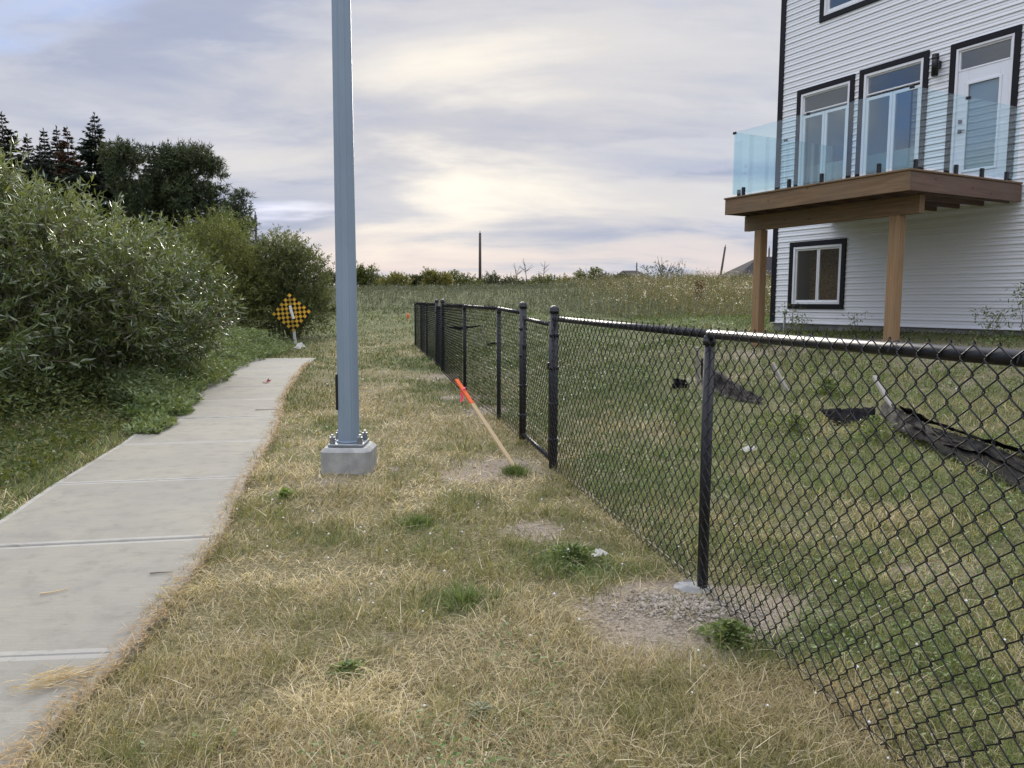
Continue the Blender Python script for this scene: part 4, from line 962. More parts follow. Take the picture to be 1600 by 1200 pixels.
pine('broad dark rounded pine right of the spruces', 281, 235, 43, pads([(0, 0, 5.0, 1.7, 1.9, 2.6), (-0.6, 0, 7.4, 1.1, 1.4, 1.3), (0.7, 0, 7.1, 1.1, 1.4, 1.4), (1.3, 0, 5.6, 1.0, 1.1, 1.1), (1.7, 0, 4.3, 0.9, 1.1, 0.9), (-1.2, 0, 5.9, 0.9, 1.1, 1.2), (-1.2, 0, 3.6, 1.4, 1.4, 1.4), (0.8, 0, 2.6, 1.8, 1.5, 1.5)], 78, 31, 0.58), 3700, 31, 0.25)
pine('thin open pine between the tallest spruce and the broad pine', 192, 222, 41, pads([(0, 0, 7.4, 0.9, 0.9, 1.2), (0.3, 0, 5.6, 0.9, 0.8, 1.0), (0.2, 0, 3.8, 1.1, 0.9, 1.1)], 30, 32, 0.45), 900, 32, 0.12)
pine('small dark pine leaning right beside the broad pine', 368, 312, 42, pads([(0.2, 0, 5.4, 0.5, 0.5, 0.9), (0.0, 0, 4.0, 0.8, 0.8, 0.9), (0.2, 0, 2.8, 1.0, 0.9, 0.9)], 18, 33, 0.4), 480, 33, 0.1)

# far bushes along the top of the bank
FARPAL = {'g': [(0.05, 0.065, 0.02), (0.10, 0.12, 0.03), (0.17, 0.18, 0.05)], 'y': [(0.08, 0.085, 0.025), (0.16, 0.16, 0.04), (0.24, 0.22, 0.06)], 'd': [(0.03, 0.04, 0.02), (0.06, 0.07, 0.03), (0.10, 0.11, 0.05)]}
def far_bush(label, u, vtop, wpx, d, kind, seed, n=620, open_=False):
    X, Zt = px(u, vtop, d); z = tz(X, d); h = Zt - z; r = wpx / 1230 * d / 2; g = random.Random(seed)
    lobes = [(0, 0, h * 0.36, r * 1.15, r * 0.8, h * 0.38)] + [(g.uniform(-1.0, 1.0) * r, g.uniform(-0.4, 0.4) * r, h * g.uniform(0.25, 0.72), r * g.uniform(0.25, 0.55), r * 0.5, h * g.uniform(0.15, 0.28)) for _ in range(8)]
    P, D, l, w, C, _ = foliage(lobes, n, 9, 0.5, (0.22, 0.085) if not open_ else (0.16, 0.06), FARPAL[kind], 0.5 if not open_ else 0.75, 0.5, seed, 0.4)
    t = empty('far_bush', (X, d, z), label, 'bush', 'bushes along the top of the bank')
    link('crown', leaves_mesh('crown', P, D, l, w, C), t, DULL)
    m = MB()
    for i in range(7 if open_ else 3):
        a = g.uniform(0, 6.28); k = g.uniform(0.2, 0.8); m.tube([(0, 0, -0.2), (0.3 * r * k * math.cos(a), 0, h * 0.4), (r * k * math.cos(a), r * 0.5 * k * math.sin(a), h * g.uniform(0.7, 0.95))], [0.08, 0.05, 0.015], 5)
    m.build('trunk', BARK, t)
for a in (('rounded green bush just right of the street light pole', 571, 408, 36, 78, 'g', 41), ('yellow green bush second right of the street light pole', 614, 420, 50, 82, 'y', 42), ('thin dark bush in the gap left of the hedge row', 652, 427, 26, 86, 'd', 43), ('yellow green bush third from the street light pole', 682, 420, 34, 80, 'y', 44),
          ('wide green bush left of the dark utility pole', 715, 421, 56, 84, 'g', 45), ('low dark bush right of the dark utility pole', 772, 428, 56, 92, 'd', 46), ('low green bush under the dead saplings', 815, 430, 60, 100, 'd', 47), ('grey green bush in the middle of the skyline', 858, 424, 54, 98, 'g', 48),
          ('taller yellow green bush left of the dark gabled roof', 925, 416, 46, 92, 'g', 49), ('low bush touching the dark gabled roof', 962, 426, 44, 90, 'd', 50), ('small bush peeking out left of the street light pole', 508, 420, 30, 88, 'd', 51), ('low dark hedge under the dark gabled roof', 1000, 434, 60, 88, 'd', 52), ('low bush right of the open crowned tree', 1075, 434, 50, 95, 'd', 53), ('straggling low bush between the first two skyline bushes', 592, 430, 40, 92, 'd', 55), ('low pale bush behind the dark utility pole', 745, 431, 50, 96, 'g', 56), ('low scrub between the dead saplings and the middle bush', 838, 433, 70, 104, 'g', 57), ('low scrub left of the taller yellow green skyline bush', 893, 430, 56, 96, 'y', 58)):
    far_bush(*a)
far_bush('open crowned tree with sky showing through right of the dark gabled roof', 1038, 396, 54, 84, 'd', 54, 330, True)
def dead_sapling(label, u, v, d, seed):
    X, Zt = px(u, v, d); z = tz(X, d); h = Zt - z; g = random.Random(seed); m = MB(); m.tube([(0, 0, -0.1), (0.1, 0, h * 0.5), (g.uniform(-0.3, 0.3), 0, h)], [0.06, 0.045, 0.02], 5)
    for i in range(6):
        z0 = h * g.uniform(0.4, 0.85); s = g.choice([-1, 1]); m.tube([(0.08, 0, z0), (0.08 + s * g.uniform(0.3, 0.9), g.uniform(-.3, .3), z0 + g.uniform(0.4, 0.9))], [0.03, 0.012], 4)
    o = m.build('dead_sapling', BARK); o.location = (X, d, z); tag(o, label, 'tree', 'bare saplings on the skyline')
dead_sapling('bare forked sapling standing out of the middle skyline bushes', 821, 404, 90, 1); dead_sapling('shorter bare sapling right of the forked one', 848, 408, 92, 2); dead_sapling('thin bare sapling left of the forked one', 806, 411, 94, 3)

# ---------------------------------------------------------------- utility poles and far houses
def upole(label, u, v, d, r, lean=0.0, can=False, arm=True):
    X, Zt = px(u, v, d); z = tz(X, d); h = Zt - z
    t = empty('utility_pole', (X, d, z), label, 'utility pole', 'wooden utility poles on the skyline'); t.rotation_euler = (0, lean, 0)
    m = MB(); m.tube([(0, 0, -0.3), (0, 0, h)], [r, r * 0.75], 8); m.build('pole', POLEW, t)
    m = MB(); m.tube([(0, 0, h), (0, 0, h + 0.25)], 0.05, 6); m.build('insulator', STEEL, t)
    if can:
        m = MB(); m.tube([(0.45, 0, h - 2.6), (0.45, 0, h - 1.5)], 0.28, 10); m.build('transformer', STEEL, t)
upole('dark utility pole alone in the middle of the skyline', 750, 364, 95, 0.19); upole('utility pole with a transformer rising above the left bushes', 399, 336, 60, 0.13, 0, True)
upole('grey leaning utility pole near the deck', 1124, 385, 95, 0.15, 0.13); upole('very distant short utility pole left of the dark gabled roof', 995, 411, 150, 0.16); upole('utility pole in the gap between deck post and house corner', 1202, 388, 90, 0.13)
def far_house(label, u0, u1, veave, vridge, d, depth, seed, ridge_x=True, wall=FHOUSE):
    x0, ze = px(u0, veave, d); x1, zr = px(u1, vridge, d); z = tz((x0 + x1) / 2, d) - 0.5; w = x1 - x0
    t = empty('far_house', ((x0 + x1) / 2, d, z), label, 'house', 'houses on the skyline'); he, hr = ze - z, zr - z
    m = MB(); m.box((-w / 2 + 0.4, 0.4, 0), (w / 2 - 0.4, depth - 0.4, he)); m.build('wall', wall, t)
    m = MB(); bm = m.bm; i = w * 0.28
    pts = [(-w / 2, 0, he), (w / 2, 0, he), (w / 2, depth, he), (-w / 2, depth, he), (-w / 2 + i, depth / 2, hr), (w / 2 - i, depth / 2, hr)]
    v = [bm.verts.new(p) for p in pts]
    for f in ((0, 1, 5, 4), (1, 2, 5), (2, 3, 4, 5), (3, 0, 4), (0, 3, 2, 1)): bm.faces.new([v[q] for q in f])
    m.build('roof', FROOF, t)
    for k in (-0.2, 0.2):
        m = MB(); m.box((k * w - 0.6, 0.36, he - 1.9), (k * w + 0.6, 0.41, he - 0.7)); m.build('window', BTRIM, t)
far_house('far house with dark gabled roof beside the open crowned tree', 964, 1018, 433, 421, 125, 9, 1); far_house('far low brown roof right of the open crowned tree', 1058, 1112, 436, 428, 150, 9, 2); far_house('grey sided house half hidden behind the left deck post', 1152, 1360, 431, 397, 72, 9, 3)

# ---------------------------------------------------------------- grass
def sector(n, r0, r1, half=43):
    r = r0 * (r1 / r0) ** rng.random(n); a = np.radians(rng.uniform(-half, half, n)); return r * np.sin(a), r * np.cos(a), r
DRY = np.array([(0.56, 0.47, 0.28), (0.47, 0.39, 0.20), (0.38, 0.32, 0.145), (0.62, 0.54, 0.36)])
OLIVE = np.array([(0.27, 0.26, 0.095), (0.21, 0.225, 0.075), (0.31, 0.29, 0.12)])
GREEN = np.array([(0.14, 0.20, 0.055), (0.19, 0.25, 0.075), (0.11, 0.165, 0.05), (0.23, 0.28, 0.11)])
def build_lawn():
    n = 760000
    x, y, r = sector(n, 1.45, 52)
    fx = fence_x(y); yard = x > fx; left = x < path_left(y) - 0.0
    on_path = (x > path_left(y) + 0.03 - 0.07 * (fbm(y * 3, x * 0 + 4, 2) - 0.3)) & (x < path_right(y) - 0.01 - 0.14 * np.clip(fbm(y * 2.2, x * 0 + 1, 8) - 0.35, 0, 1)) & (y < PATH_END - 0.1)
    bx, by = np.abs(x + 1.355), np.abs(y - 6.47)
    base = (bx < 0.20) & (by < 0.20)
    hx = (x - HO.x) * math.cos(-HR) - (y - HO.y) * math.sin(-HR); hy = (x - HO.x) * math.sin(-HR) + (y - HO.y) * math.cos(-HR)
    house = (hx > -0.0) & (hy > 0.0)
    b = bare(x, y); lu = lush(x, y)
    wl = 38 - 12 * sst(-1, 4, x)
    patch = fbm(x * 0.9, y * 0.9, 31); clump = fbm(x * 4.5, y * 4.5, 37)
    keep = ~on_path & ~base & ~house & (y < wl + 3)
    keep &= rng.random(n) > np.clip(b * 1.15, 0, 0.93)
    keep &= rng.random(n) < np.clip(0.1 + 1.5 * (clump - 0.12), 0.12, 1)
    yb = yard & (fbm(x * 0.6, y * 0.6, 5) > 0.53) & (r > 8); keep &= ~(yb & (rng.random(n) < 0.5))
    x, y, r, yard, left, lu, patch, clump, b = [v[keep] for v in (x, y, r, yard, left, lu, patch, clump, b)]; n = len(x)
    p2 = fbm(x * 2.6, y * 2.6, 41); p3 = fbm(x * 1.5 + 7, y * 1.5, 43); matd = sst(0.54, 0.66, p3) * (~yard); pg = 0.06 - 0.5 * matd + 0.55 * sst(4, 18, y) + 0.9 * lu + (0.62 + 1.2 * (p2 - 0.5)) * yard + 0.5 * left + 1.5 * np.clip(patch - 0.5, -0.14, 1) + 1.1 * np.clip(p2 - 0.55, -0.08, 1)
    po = 0.52 + 1.6 * (patch - 0.5) + 1.2 * (p2 - 0.5) - 0.45 * matd
    u = rng.random(n)
    kind = np.where(u < pg, 2, np.where(u < pg + po * (1 - np.clip(pg, 0, 1)), 1, 0))
    C = np.empty((n, 3))
    for k, P in ((0, DRY), (1, OLIVE), (2, GREEN)):
        i = kind == k; C[i] = P[rng.integers(0, len(P), i.sum())]
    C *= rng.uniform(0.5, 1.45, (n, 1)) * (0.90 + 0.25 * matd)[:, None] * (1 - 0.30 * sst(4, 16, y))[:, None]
    L = np.where(kind == 0, rng.uniform(0.05, 0.13, n), np.where(kind == 1, rng.uniform(0.045, 0.12, n), rng.uniform(0.035, 0.09, n)))
    L *= (0.55 + 0.95 * clump) * np.where(yard, 1.15, 1.0) * np.where(left, 1.2, 1.0) * np.clip(0.85 + r / 40, 0.85, 1.5) * np.where(lu > 0.5, 1.15, 1)
    W = rng.uniform(0.0018, 0.0038, n) * np.maximum(1, r / 3.0) ** 0.93
    lean = np.where(kind == 0, rng.uniform(0.4, 1.45, n), rng.uniform(0.1, 1.1, n)) + 0.25 * matd
    az = rng.uniform(0, 2 * PI, n) * 0.85 + 2 * PI * fbm(x * 1.7, y * 1.7, 51) * 1.3
    z = terrain(x, y) + (fbm(x * 2.3, y * 2.3, 3) - 0.5) * 0.05 * 0.6 - 0.006
    P = np.stack([x, y, z], 1)
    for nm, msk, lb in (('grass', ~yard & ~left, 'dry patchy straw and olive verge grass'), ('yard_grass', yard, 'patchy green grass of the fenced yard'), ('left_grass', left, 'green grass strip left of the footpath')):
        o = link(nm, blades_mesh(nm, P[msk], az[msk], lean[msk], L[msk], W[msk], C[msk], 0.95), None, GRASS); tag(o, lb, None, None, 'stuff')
build_lawn()

def build_straw_stems():
    n = 2300; x, y, r = sector(n, 1.5, 12, 42)
    k = (x > path_right(y) + 0.02) & (x < fence_x(y) + 1.5) & (bare(x, y) < 1.2); x, y, r = x[k], y[k], r[k]; n = len(x)
    L = rng.uniform(0.07, 0.19, n); W = rng.uniform(0.0020, 0.0032, n) * np.maximum(1, r / 3.5)
    P = np.stack([x, y, terrain(x, y) + 0.01 + rng.uniform(0, 0.035, n)], 1)
    C = pal([(0.60, 0.50, 0.31), (0.72, 0.63, 0.44), (0.52, 0.41, 0.24)], rng.random(n))
    o = link('straw', blades_mesh('straw', P, rng.uniform(0, 2 * PI, n), rng.uniform(1.0, 1.55, n), L, W, C, 0.25), None, GRASS); tag(o, 'loose pale straw stems lying over the verge', None, None, 'stuff')
build_straw_stems()

def build_edge_litter():
    # brown dry clippings along the right edge of the path
    n = 9000; y = 1.5 + (17 - 1.5) * rng.random(n) ** 1.6; x = path_right(y) - np.abs(rng.normal(0, 0.05, n)) + 0.03 - 0.10 * np.clip(fbm(y * 1.3, y * 0, 61) - 0.5, 0, 1)
    P = np.stack([x, y, terrain(x, y) + 0.028 + rng.uniform(0, 0.012, n)], 1); r = np.hypot(x, y)
    D = np.stack([rng.normal(size=n), rng.normal(size=n), rng.normal(size=n) * 0.12], 1)
    o = link('dry_clippings', leaves_mesh('dry_clippings', P, D, rng.uniform(0.02, 0.06, n), rng.uniform(0.002, 0.005, n) * np.maximum(1, r / 5), pal([(0.45, 0.33, 0.17), (0.36, 0.23, 0.10), (0.58, 0.47, 0.29)], rng.random(n)), np.tile([0, 0, 1.0], (n, 1)) + rng.normal(size=(n, 3)) * 0.3), None, GRASS)
    tag(o, 'brown clippings along the footpath edge', None, None, 'stuff')
build_edge_litter()

def straw_clump():
    n = 260; a = math.radians(30); s = rng.normal(0, 0.07, n); q = rng.normal(0, 0.036, n)
    x = s * math.cos(a) - q * math.sin(a); y = s * math.sin(a) + q * math.cos(a)
    P = np.stack([x, y, 0.012 + np.abs(rng.normal(0, 0.012, n))], 1); da = a + rng.normal(0, 0.55, n)
    D = np.stack([np.cos(da), np.sin(da), rng.normal(0, 0.10, n)], 1)
    o = link('straw_clump', leaves_mesh('straw_clump', P, D, rng.uniform(0.03, 0.10, n), rng.uniform(0.002, 0.004, n), pal([(0.62, 0.50, 0.30), (0.45, 0.33, 0.17), (0.72, 0.62, 0.42)], rng.random(n))), None, GRASS)
    x, y = -1.66, 2.72; o.location = (x, y, tz(x, y) + 0.022); tag(o, 'clump of dry raked straw lying on the nearest footpath slab', 'straw')
straw_clump()
def twig(label, x, y, ln, ang, seed, c):
    r = random.Random(seed); m = MB(); d = Vector((math.cos(ang), math.sin(ang), 0)); s = Vector((-d.y, d.x, 0))
    m.tube([d * (-ln / 2), d * (-ln * 0.1) + s * r.uniform(-0.01, 0.01), d * (ln / 2) + s * r.uniform(-0.012, 0.012)], [0.004, 0.0035, 0.002], 6)
    o = m.build('twig', c); o.location = (x, y, tz(x, y) + 0.028); tag(o, label, 'twig', 'twigs on the footpath')
twig('pale straight twig on the slab above the straw clump', -2.17, 3.62, 0.12, 0.55, 1, STAKEW); twig('dark twig near the right edge of the second slab', -1.78, 3.88, 0.11, 0.1, 2, TWIG); twig('dark bent twig far along the footpath by its right edge', -3.05, 9.75, 0.3, 0.2, 3, TWIG)

def weed_tuft(label, x, y, r, h, n, seed, cols, broad=False):
    g = np.random.default_rng(seed); n = int(n * (2.2 if broad else 1.2)); a = g.uniform(0, 2 * PI, n); rr = np.minimum(np.abs(g.normal(0, 0.55, n)) * r, r * 1.6) * (0.7 + 0.5 * np.sin(a * 2 + seed) * np.sin(a * 3 + seed * 2)); P = np.stack([rr * np.cos(a), rr * np.sin(a), np.zeros(n)], 1)
    C = pal(cols, g.random(n), 0.2)
    if broad:
        P[:, 2] = h * g.random(n) * np.clip(1 - 0.6 * rr / r, 0.15, 1); D = np.stack([np.cos(a) + g.normal(size=n) * 0.7, np.sin(a) + g.normal(size=n) * 0.7, g.uniform(-0.2, 0.7, n)], 1); me = leaves_mesh('weed_tuft', P, D, g.uniform(0.012, 0.032, n) * max(1, y / 6), g.uniform(0.007, 0.015, n) * max(1, y / 6), C)
    else: me = blades_mesh('weed_tuft', P, a + g.normal(size=n) * 0.6, g.uniform(0.1, 0.9, n), h * g.uniform(0.6, 1.3, n), g.uniform(0.003, 0.006, n) * max(1, y / 5), C, 0.6)
    o = link('weed_tuft', me, None, DULL if broad else GRASS); o.location = g3(x, y, 0.0); tag(o, label, 'weed', 'green weed tufts in the verge'); return o
WG = [(0.085, 0.13, 0.04), (0.15, 0.20, 0.065), (0.23, 0.28, 0.11)]
weed_tuft('fine dark green tuft at the foot of the leaning stake', 0.03, 6.28, 0.14, 0.09, 500, 1, WG); weed_tuft('round pale green tuft in the middle of the dry verge', -0.60, 4.86, 0.15, 0.06, 340, 2, WG)
weed_tuft('grassy green tuft left of the bare soil mound', -0.22, 3.55, 0.2, 0.09, 330, 3, WG); weed_tuft('leafy clover patch beside the torn paper scrap', 0.33, 4.15, 0.22, 0.09, 700, 4, WG, True)
weed_tuft('thick green tuft under the mesh right of the soil mound', 0.90, 3.10, 0.14, 0.11, 600, 5, WG, True); weed_tuft('bright small leafy weed between footpath and concrete base', -1.62, 5.5, 0.07, 0.07, 160, 6, [(0.13, 0.2, 0.04), (0.22, 0.30, 0.07)], True)
weed_tuft('grey green thistle rosette low in the foreground verge', -0.10, 2.55, 0.07, 0.04, 60, 7, [(0.22, 0.25, 0.17), (0.30, 0.33, 0.24)], True)
weed_tuft('clover clump with white blossoms in the left foreground verge', -0.62, 2.85, 0.10, 0.05, 110, 8, WG, True)
weed_tuft('tall green clump beside the collapsed silt strip', 3.25, 7.0, 0.35, 0.22, 500, 9, WG, True); weed_tuft('leafy clump around the silt scrap flap in the yard', 2.75, 7.6, 0.4, 0.18, 500, 10, WG, True)
weed_tuft('dark green mound of weeds right of the lone grey stake', 3.75, 9.3, 0.3, 0.22, 420, 12, WG, True)

def clover_leaves():
    n = 90000; x, y, r = sector(n, 1.6, 24, 42); yard = x > fence_x(y) + 0.05
    k = (x > path_right(y) + 0.05) & (bare(x, y) < 0.5) & (rng.random(n) < np.clip((fbm(x * 1.3, y * 1.3, 73) - np.where(yard, 0.38, 0.74)) * 4, 0, 1)); x, y, r = x[k], y[k], r[k]; n = len(x)
    P = np.stack([x, y, terrain(x, y) + rng.uniform(0.015, 0.07, n)], 1); D = np.stack([rng.normal(size=n), rng.normal(size=n), rng.uniform(-0.3, 0.5, n)], 1); sc = np.maximum(1, r / 4.5) ** 0.9
    o = link('clover_leaves', leaves_mesh('clover_leaves', P, D, rng.uniform(0.012, 0.024, n) * sc, rng.uniform(0.009, 0.016, n) * sc, pal([(0.08, 0.125, 0.04), (0.14, 0.20, 0.065), (0.21, 0.27, 0.11)], rng.random(n)), np.tile([0, 0, 1.0], (n, 1)) + rng.normal(size=(n, 3)) * 0.5), None, DULL); tag(o, 'small clover leaves mixed into the grass', None, None, 'stuff')
clover_leaves()

def clover_flowers():
    n = 420; x, y, r = sector(n, 1.9, 14, 38); k = (x > path_right(y) + 0.05) & (bare(x, y) < 0.4) & (fbm(x * 1.6, y * 1.6, 71) > 0.5); x, y = x[k], y[k]
    V = []; F = []; off = 0
    for a, b_ in zip(x, y):
        c = np.array([a, b_, tz(a, b_) + rng.uniform(0.04, 0.085)]); s = rng.uniform(0.005, 0.009) * max(1, np.hypot(a, b_) / 6)
        q = c + s * np.array([[1, 0, 0], [0, 1, 0], [-1, 0, 0], [0, -1, 0], [0, 0, 0.9], [0, 0, -0.7]]); V.append(q)
        F += [[off + i, off + (i + 1) % 4, off + 4] for i in range(4)] + [[off + (i + 1) % 4, off + i, off + 5] for i in range(4)]; off += 6
    o = link('clover_flowers', mesh_np('clover_flowers', np.concatenate(V), np.array(F).ravel(), np.full(len(F), 3)), None, PAPER); tag(o, 'white clover heads dotted in the grass', None, None, 'stuff')
clover_flowers()

def gravel():
    V = []; F = []; off = 0
    spots = [(MOUND[0] - 0.05, MOUND[1] - 0.03, 0.25, 0.15, 2600, 0.0046), (0.1, 6.55, 0.4, 0.25, 260, 0.006), (-0.3, 9.9, 0.4, 0.3, 260, 0.008), (0.13, 4.75, 0.2, 0.1, 120, 0.006)]
    oct_ = np.array([[1, 0, 0], [0, 1, 0], [-1, 0, 0], [0, -1, 0], [0, 0, 0.8], [0, 0, -0.6]])
    for cx_, cy_, sx, sy, n, s0 in spots:
        xs, ys = rng.normal(cx_, sx * 0.75, n), rng.normal(cy_, sy * 0.75, n)
        for a, b_ in zip(xs, ys):
            s = s0 * rng.lognormal(0, 0.5); q = oct_ * s * rng.uniform(0.6, 1.4, (6, 1)) + np.array([a, b_, tz(a, b_) + (float(fbm(np.array([a * 2.3]), np.array([b_ * 2.3]), 3)[0]) - 0.5) * 0.05 * 0.8 + s * 0.15])
            V.append(q); F += [[off + i, off + (i + 1) % 4, off + 4] for i in range(4)] + [[off + (i + 1) % 4, off + i, off + 5] for i in range(4)]; off += 6
    o = link('gravel', mesh_np('gravel', np.concatenate(V), np.array(F).ravel(), np.full(len(F), 3)), None, STONE); tag(o, 'loose pebbles on the bare soil by the posts', None, None, 'stuff')
gravel()
def footing():
    m = MB(); r = random.Random(4); n = 14; ring = []
    for j, (h, s) in enumerate(((-0.1, 0.8), (0.03, 0.75), (0.045, 0.5))): ring.append([m.bm.verts.new((s * 0.125 * (1 + r.uniform(-0.15, 0.15)) * math.cos(2 * PI * k / n), s * 0.125 * (1 + r.uniform(-0.15, 0.15)) * math.sin(2 * PI * k / n), h + r.uniform(-0.008, 0.008))) for k in range(n)])
    for a, b_ in zip(ring, ring[1:]):
        for k in range(n): m.bm.faces.new((a[k], a[(k + 1) % n], b_[(k + 1) % n], b_[k]))
    m.bm.faces.new(ring[-1]); o = m.build('post_footing', FOUND); o.location = (0.89, 3.74, tz(0.931, 3.716) - 0.025); tag(o, 'rough grey concrete footing round the nearest fence post', 'footing')
footing()

# ---------------------------------------------------------------- taller weeds
def ground_cover():
    # leafy weeds filling the ground between the path and the bushes
    n = 30000; y = 8.0 + 13.0 * rng.random(n) ** 0.9; wdt = 0.35 + 2.6 * sst(8.5, 13, y); e = path_left(y) + 0.16 + 0.2 * (fbm(y * 2, y * 0, 81) - 0.3) * 2
    e = np.where(y > PATH_END - 1, e + sst(17.0, 21, y) * 0.1, e)
    x = e - wdt * rng.random(n) ** 1.1
    hh = (0.10 + 0.42 * sst(0, 0.8, e - x)) * (0.5 + fbm(x * 1.8, y * 1.8, 83)) * sst(7.5, 12, y) + 0.05
    z = terrain(x, y) + hh * rng.random(n) ** 0.5
    D = np.stack([rng.normal(size=n), rng.normal(size=n), rng.uniform(-0.1, 0.9, n)], 1)
    t = np.clip(0.25 + fbm(x * 1.2, y * 1.2, 87) * 0.6 + rng.uniform(-0.25, 0.35, n), 0, 1)
    C = pal([(0.06, 0.095, 0.03), (0.11, 0.16, 0.055), (0.17, 0.22, 0.09), (0.25, 0.29, 0.15)], t, 0.15)
    o = link('leafy_ground_cover', leaves_mesh('leafy_ground_cover', np.stack([x, y, z], 1), D, rng.uniform(0.05, 0.11, n), rng.uniform(0.02, 0.04, n), C), None, DULL); tag(o, 'low leafy weeds between the footpath and the bushes', None, None, 'stuff')
    # dark rank weeds under the big willow
    n = 16000; y = 5.0 + 7.0 * rng.random(n); x = path_left(y) - 0.25 - 2.8 * rng.random(n)
    hh = 0.08 + 0.5 * sst(0.3, 1.3, path_left(y) - x) * (0.4 + fbm(x * 2, y * 2, 91)) * sst(6.0, 8.5, y)
    P = np.stack([x, y, terrain(x, y) + hh * rng.random(n)], 1); D = np.stack([rng.normal(size=n), rng.normal(size=n), rng.uniform(-0.1, 0.9, n)], 1)
    o = link('rank_weeds', leaves_mesh('rank_weeds', P, D, rng.uniform(0.04, 0.09, n), rng.uniform(0.015, 0.03, n), pal([(0.05, 0.075, 0.022), (0.10, 0.13, 0.04), (0.16, 0.17, 0.05)], rng.random(n))), None, DULL); tag(o, 'dark rank weeds under the big willow', None, None, 'stuff')
ground_cover()

def meadow():
    n = 62000; r = 22 * (88 / 22) ** rng.random(n); a = np.radians(rng.uniform(-33, 31, n)); x, y = r * np.sin(a), r * np.cos(a)
    start = 38 - 13 * sst(-1, 4.5, x) + 5 * (fbm(x * 0.35, y * 0.0, 93) - 0.5)
    cl = fbm(x * 0.55, y * 0.55, 95)
    hx = (x - HO.x) * math.cos(-HR) - (y - HO.y) * math.sin(-HR); hy = (x - HO.x) * math.sin(-HR) + (y - HO.y) * math.cos(-HR)
    k = (y > start) & ~((hx > -2.5) & (hy > -3)) & (rng.random(n) < 0.35 + cl) & ~((x < -9) & (y < 34))
    x, y, r, cl = x[k], y[k], r[k], cl[k]; n = len(x); right = sst(1, 9, x)
    up_ = sst(0, 7, y - (38 - 13 * sst(-1, 4.5, x)))
    L = (0.30 + 0.32 * rng.random(n) + 0.60 * right * up_) * (0.25 + 1.35 * cl) * (0.6 + 0.4 * up_)
    W = rng.uniform(0.010, 0.022, n) * np.maximum(1, r / 30)
    t = np.clip(0.5 * fbm(x * 0.3, y * 0.3, 97) + 0.5 * rng.random(n), 0, 1)
    t = np.clip(t * 0.6 + 0.9 * (cl - 0.35), 0, 1); Cg = pal([(0.042, 0.055, 0.032), (0.082, 0.098, 0.062), (0.13, 0.145, 0.105), (0.205, 0.205, 0.17)], t); Cr = pal([(0.06, 0.075, 0.025), (0.12, 0.125, 0.05), (0.20, 0.175, 0.09), (0.27, 0.215, 0.155)], t)
    C = np.where((rng.random(n) < 0.75 * right)[:, None], Cr, Cg)
    P = np.stack([x, y, terrain(x, y) - 0.02 + (fbm(x * 0.35, y * 0.35, 9) - 0.5) * 0.12], 1)
    o = link('meadow_weeds', blades_mesh('meadow_weeds', P, rng.uniform(0, 2 * PI, n), rng.uniform(0.02, 0.55, n), L, W, C, 0.5), None, DULL); tag(o, 'grey green knee high weeds over the bank', None, None, 'stuff')
    # leafy side sprigs give the weeds body
    q = rng.integers(0, n, 60000); Pq = P[q] + np.stack([rng.normal(0, 0.10, len(q)), rng.normal(0, 0.10, len(q)), L[q] * rng.uniform(0.15, 0.95, len(q))], 1)
    o = link('weed_leaves', leaves_mesh('weed_leaves', Pq, np.stack([rng.normal(size=len(q)), rng.normal(size=len(q)), rng.uniform(-0.2, 1.0, len(q))], 1), rng.uniform(0.07, 0.15, len(q)) * np.maximum(1, r[q] / 45), rng.uniform(0.018, 0.04, len(q)) * np.maximum(1, r[q] / 45), C[q] * rng.uniform(0.7, 1.15, (len(q), 1))), None, DULL); tag(o, 'leaves of the weeds over the bank', None, None, 'stuff')
    # white flower heads and tall seed stalks, mostly at the right
    pk = rng.choice(n, 2600, p=(0.06 + right * (0.3 + up_)) / (0.06 + right * (0.3 + up_)).sum()); m2 = len(pk)
    P2 = P[pk]; L2 = rng.uniform(0.45, 1.25, m2); az = rng.uniform(0, 2 * PI, m2); ln = rng.uniform(0, 0.25, m2)
    o = link('seed_stalks', blades_mesh('seed_stalks', P2, az, ln, L2, np.full(m2, 0.011) * np.maximum(1, r[pk] / 38), pal([(0.28, 0.25, 0.13), (0.36, 0.30, 0.20)], rng.random(m2)), 0.25), None, GRASS); tag(o, 'tall dry seed stalks over the right side of the bank', None, None, 'stuff')
    tips = P2 + np.stack([np.cos(az) * L2 * 0.12, np.sin(az) * L2 * 0.12, L2 * 0.93], 1); rep = 5
    T = np.repeat(tips, rep, 0) + rng.normal(size=(m2 * rep, 3)) * np.array([0.06, 0.06, 0.05]); pale = np.repeat(rng.random(m2) < 0.42, rep)
    Ct = np.where(pale[:, None], pal([(0.62, 0.60, 0.54), (0.78, 0.77, 0.73)], rng.random(len(T))), pal([(0.30, 0.24, 0.15), (0.36, 0.26, 0.22)], rng.random(len(T))))
    o = link('flower_heads', leaves_mesh('flower_heads', T, rng.normal(size=T.shape), rng.uniform(0.035, 0.075, len(T)), rng.uniform(0.02, 0.045, len(T)), Ct), None, DULL); tag(o, 'white yarrow and seed heads over the bank', None, None, 'stuff')
meadow()

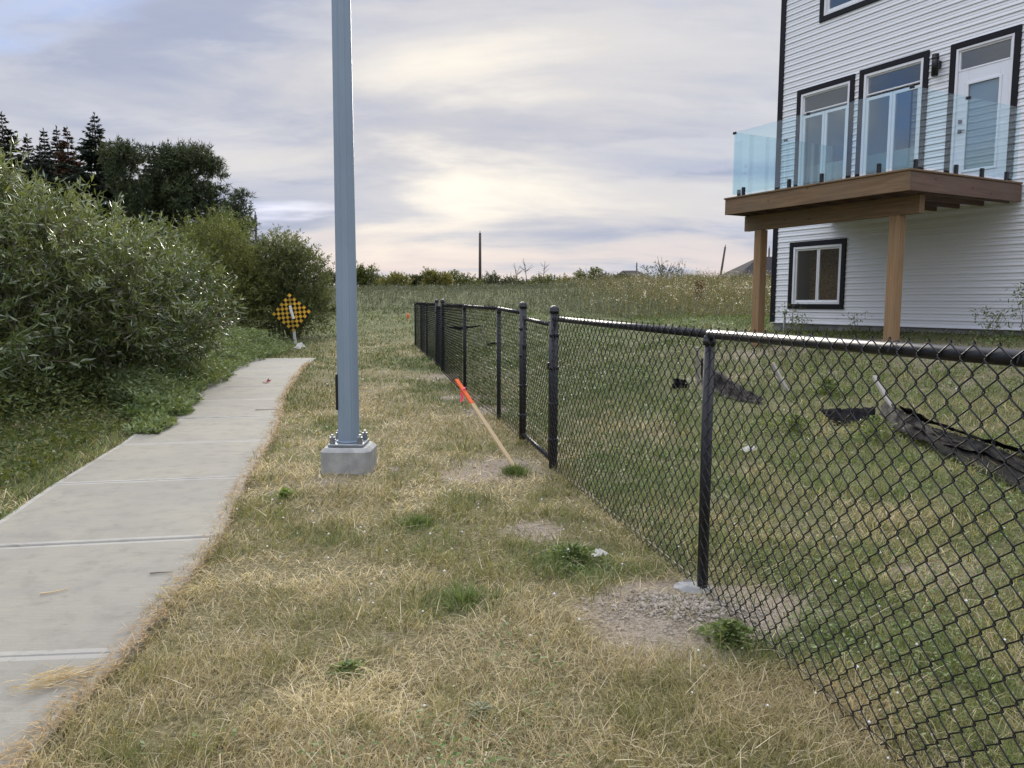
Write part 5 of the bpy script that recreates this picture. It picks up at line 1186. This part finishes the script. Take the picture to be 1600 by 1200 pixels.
def dock(label, x, y, seed):
    g = np.random.default_rng(seed); h = 1.15; t = empty('dock_plant', g3(x, y), label, 'weed', 'brown dock stalks on the bank')
    m = MB(); m.tube([(0, 0, -0.05), (0.05, 0, h)], [0.012, 0.006], 5); m.build('stalk', TWIG, t)
    n = 220; z = h * g.uniform(0.35, 1.05, n); P = np.stack([g.normal(0, 0.05, n) + 0.05 * z, g.normal(0, 0.05, n), z], 1)
    link('seed_head', leaves_mesh('seed_head', P, g.normal(size=(n, 3)) + np.array([0, 0, 0.8]), g.uniform(0.05, 0.09, n), 0.03, pal([(0.05, 0.022, 0.012), (0.10, 0.045, 0.02)], g.random(n))), t, DULL)
dock('left one of the two dark brown dock stalks on the bank', 7.42, 32.0, 1); dock('right one of the two dark brown dock stalks on the bank', 7.62, 32.1, 2)

def wall_weeds():
    g = np.random.default_rng(8); rot = Matrix.Rotation(HR, 3, 'Z')
    for i, (u, off, h, n, lb) in enumerate(((0.85, -0.35, 0.62, 110, 'thin tall weed between the clean-out pipe and the right deck post'), (1.15, -0.4, 0.35, 110, 'small weed under the basement window sill'), (2.5, -0.4, 0.4, 60, 'wispy weed against the white siding left of the right deck post'), (5.15, -0.5, 0.45, 150, 'leafy weed against the foundation right of the deck post'),
                                       (5.75, -0.6, 0.85, 200, 'tallest weed stalk against the white siding at the right'), (6.15, -0.8, 0.5, 260, 'bushy yellow flowered weed by the wall near the right edge'))):
        w = HO + rot @ Vector((u, off, 0)); t = empty('wall_weed', g3(w.x, w.y), lb, 'weed', 'weeds along the foundation')
        m = MB(); 
        for k in range(4): m.tube([(g.normal() * 0.05, g.normal() * 0.05, -0.05), (g.normal() * 0.12, g.normal() * 0.12, h * g.uniform(0.7, 1.1))], [0.006, 0.002], 4)
        m.build('stalk', TWIG, t)
        z = h * g.random(n) ** 0.8; P = np.stack([g.normal(0, 0.13, n), g.normal(0, 0.13, n), z], 1); C = pal([(0.09, 0.13, 0.04), (0.16, 0.2, 0.07), (0.24, 0.26, 0.10)], g.random(n))
        if i == 5: C[g.random(n) < 0.2] = (0.55, 0.45, 0.06)
        link('leaves', leaves_mesh('leaves', P, g.normal(size=(n, 3)) + np.array([0, 0, 0.4]), g.uniform(0.05, 0.11, n), g.uniform(0.012, 0.03, n), C), t, DULL)
wall_weeds()
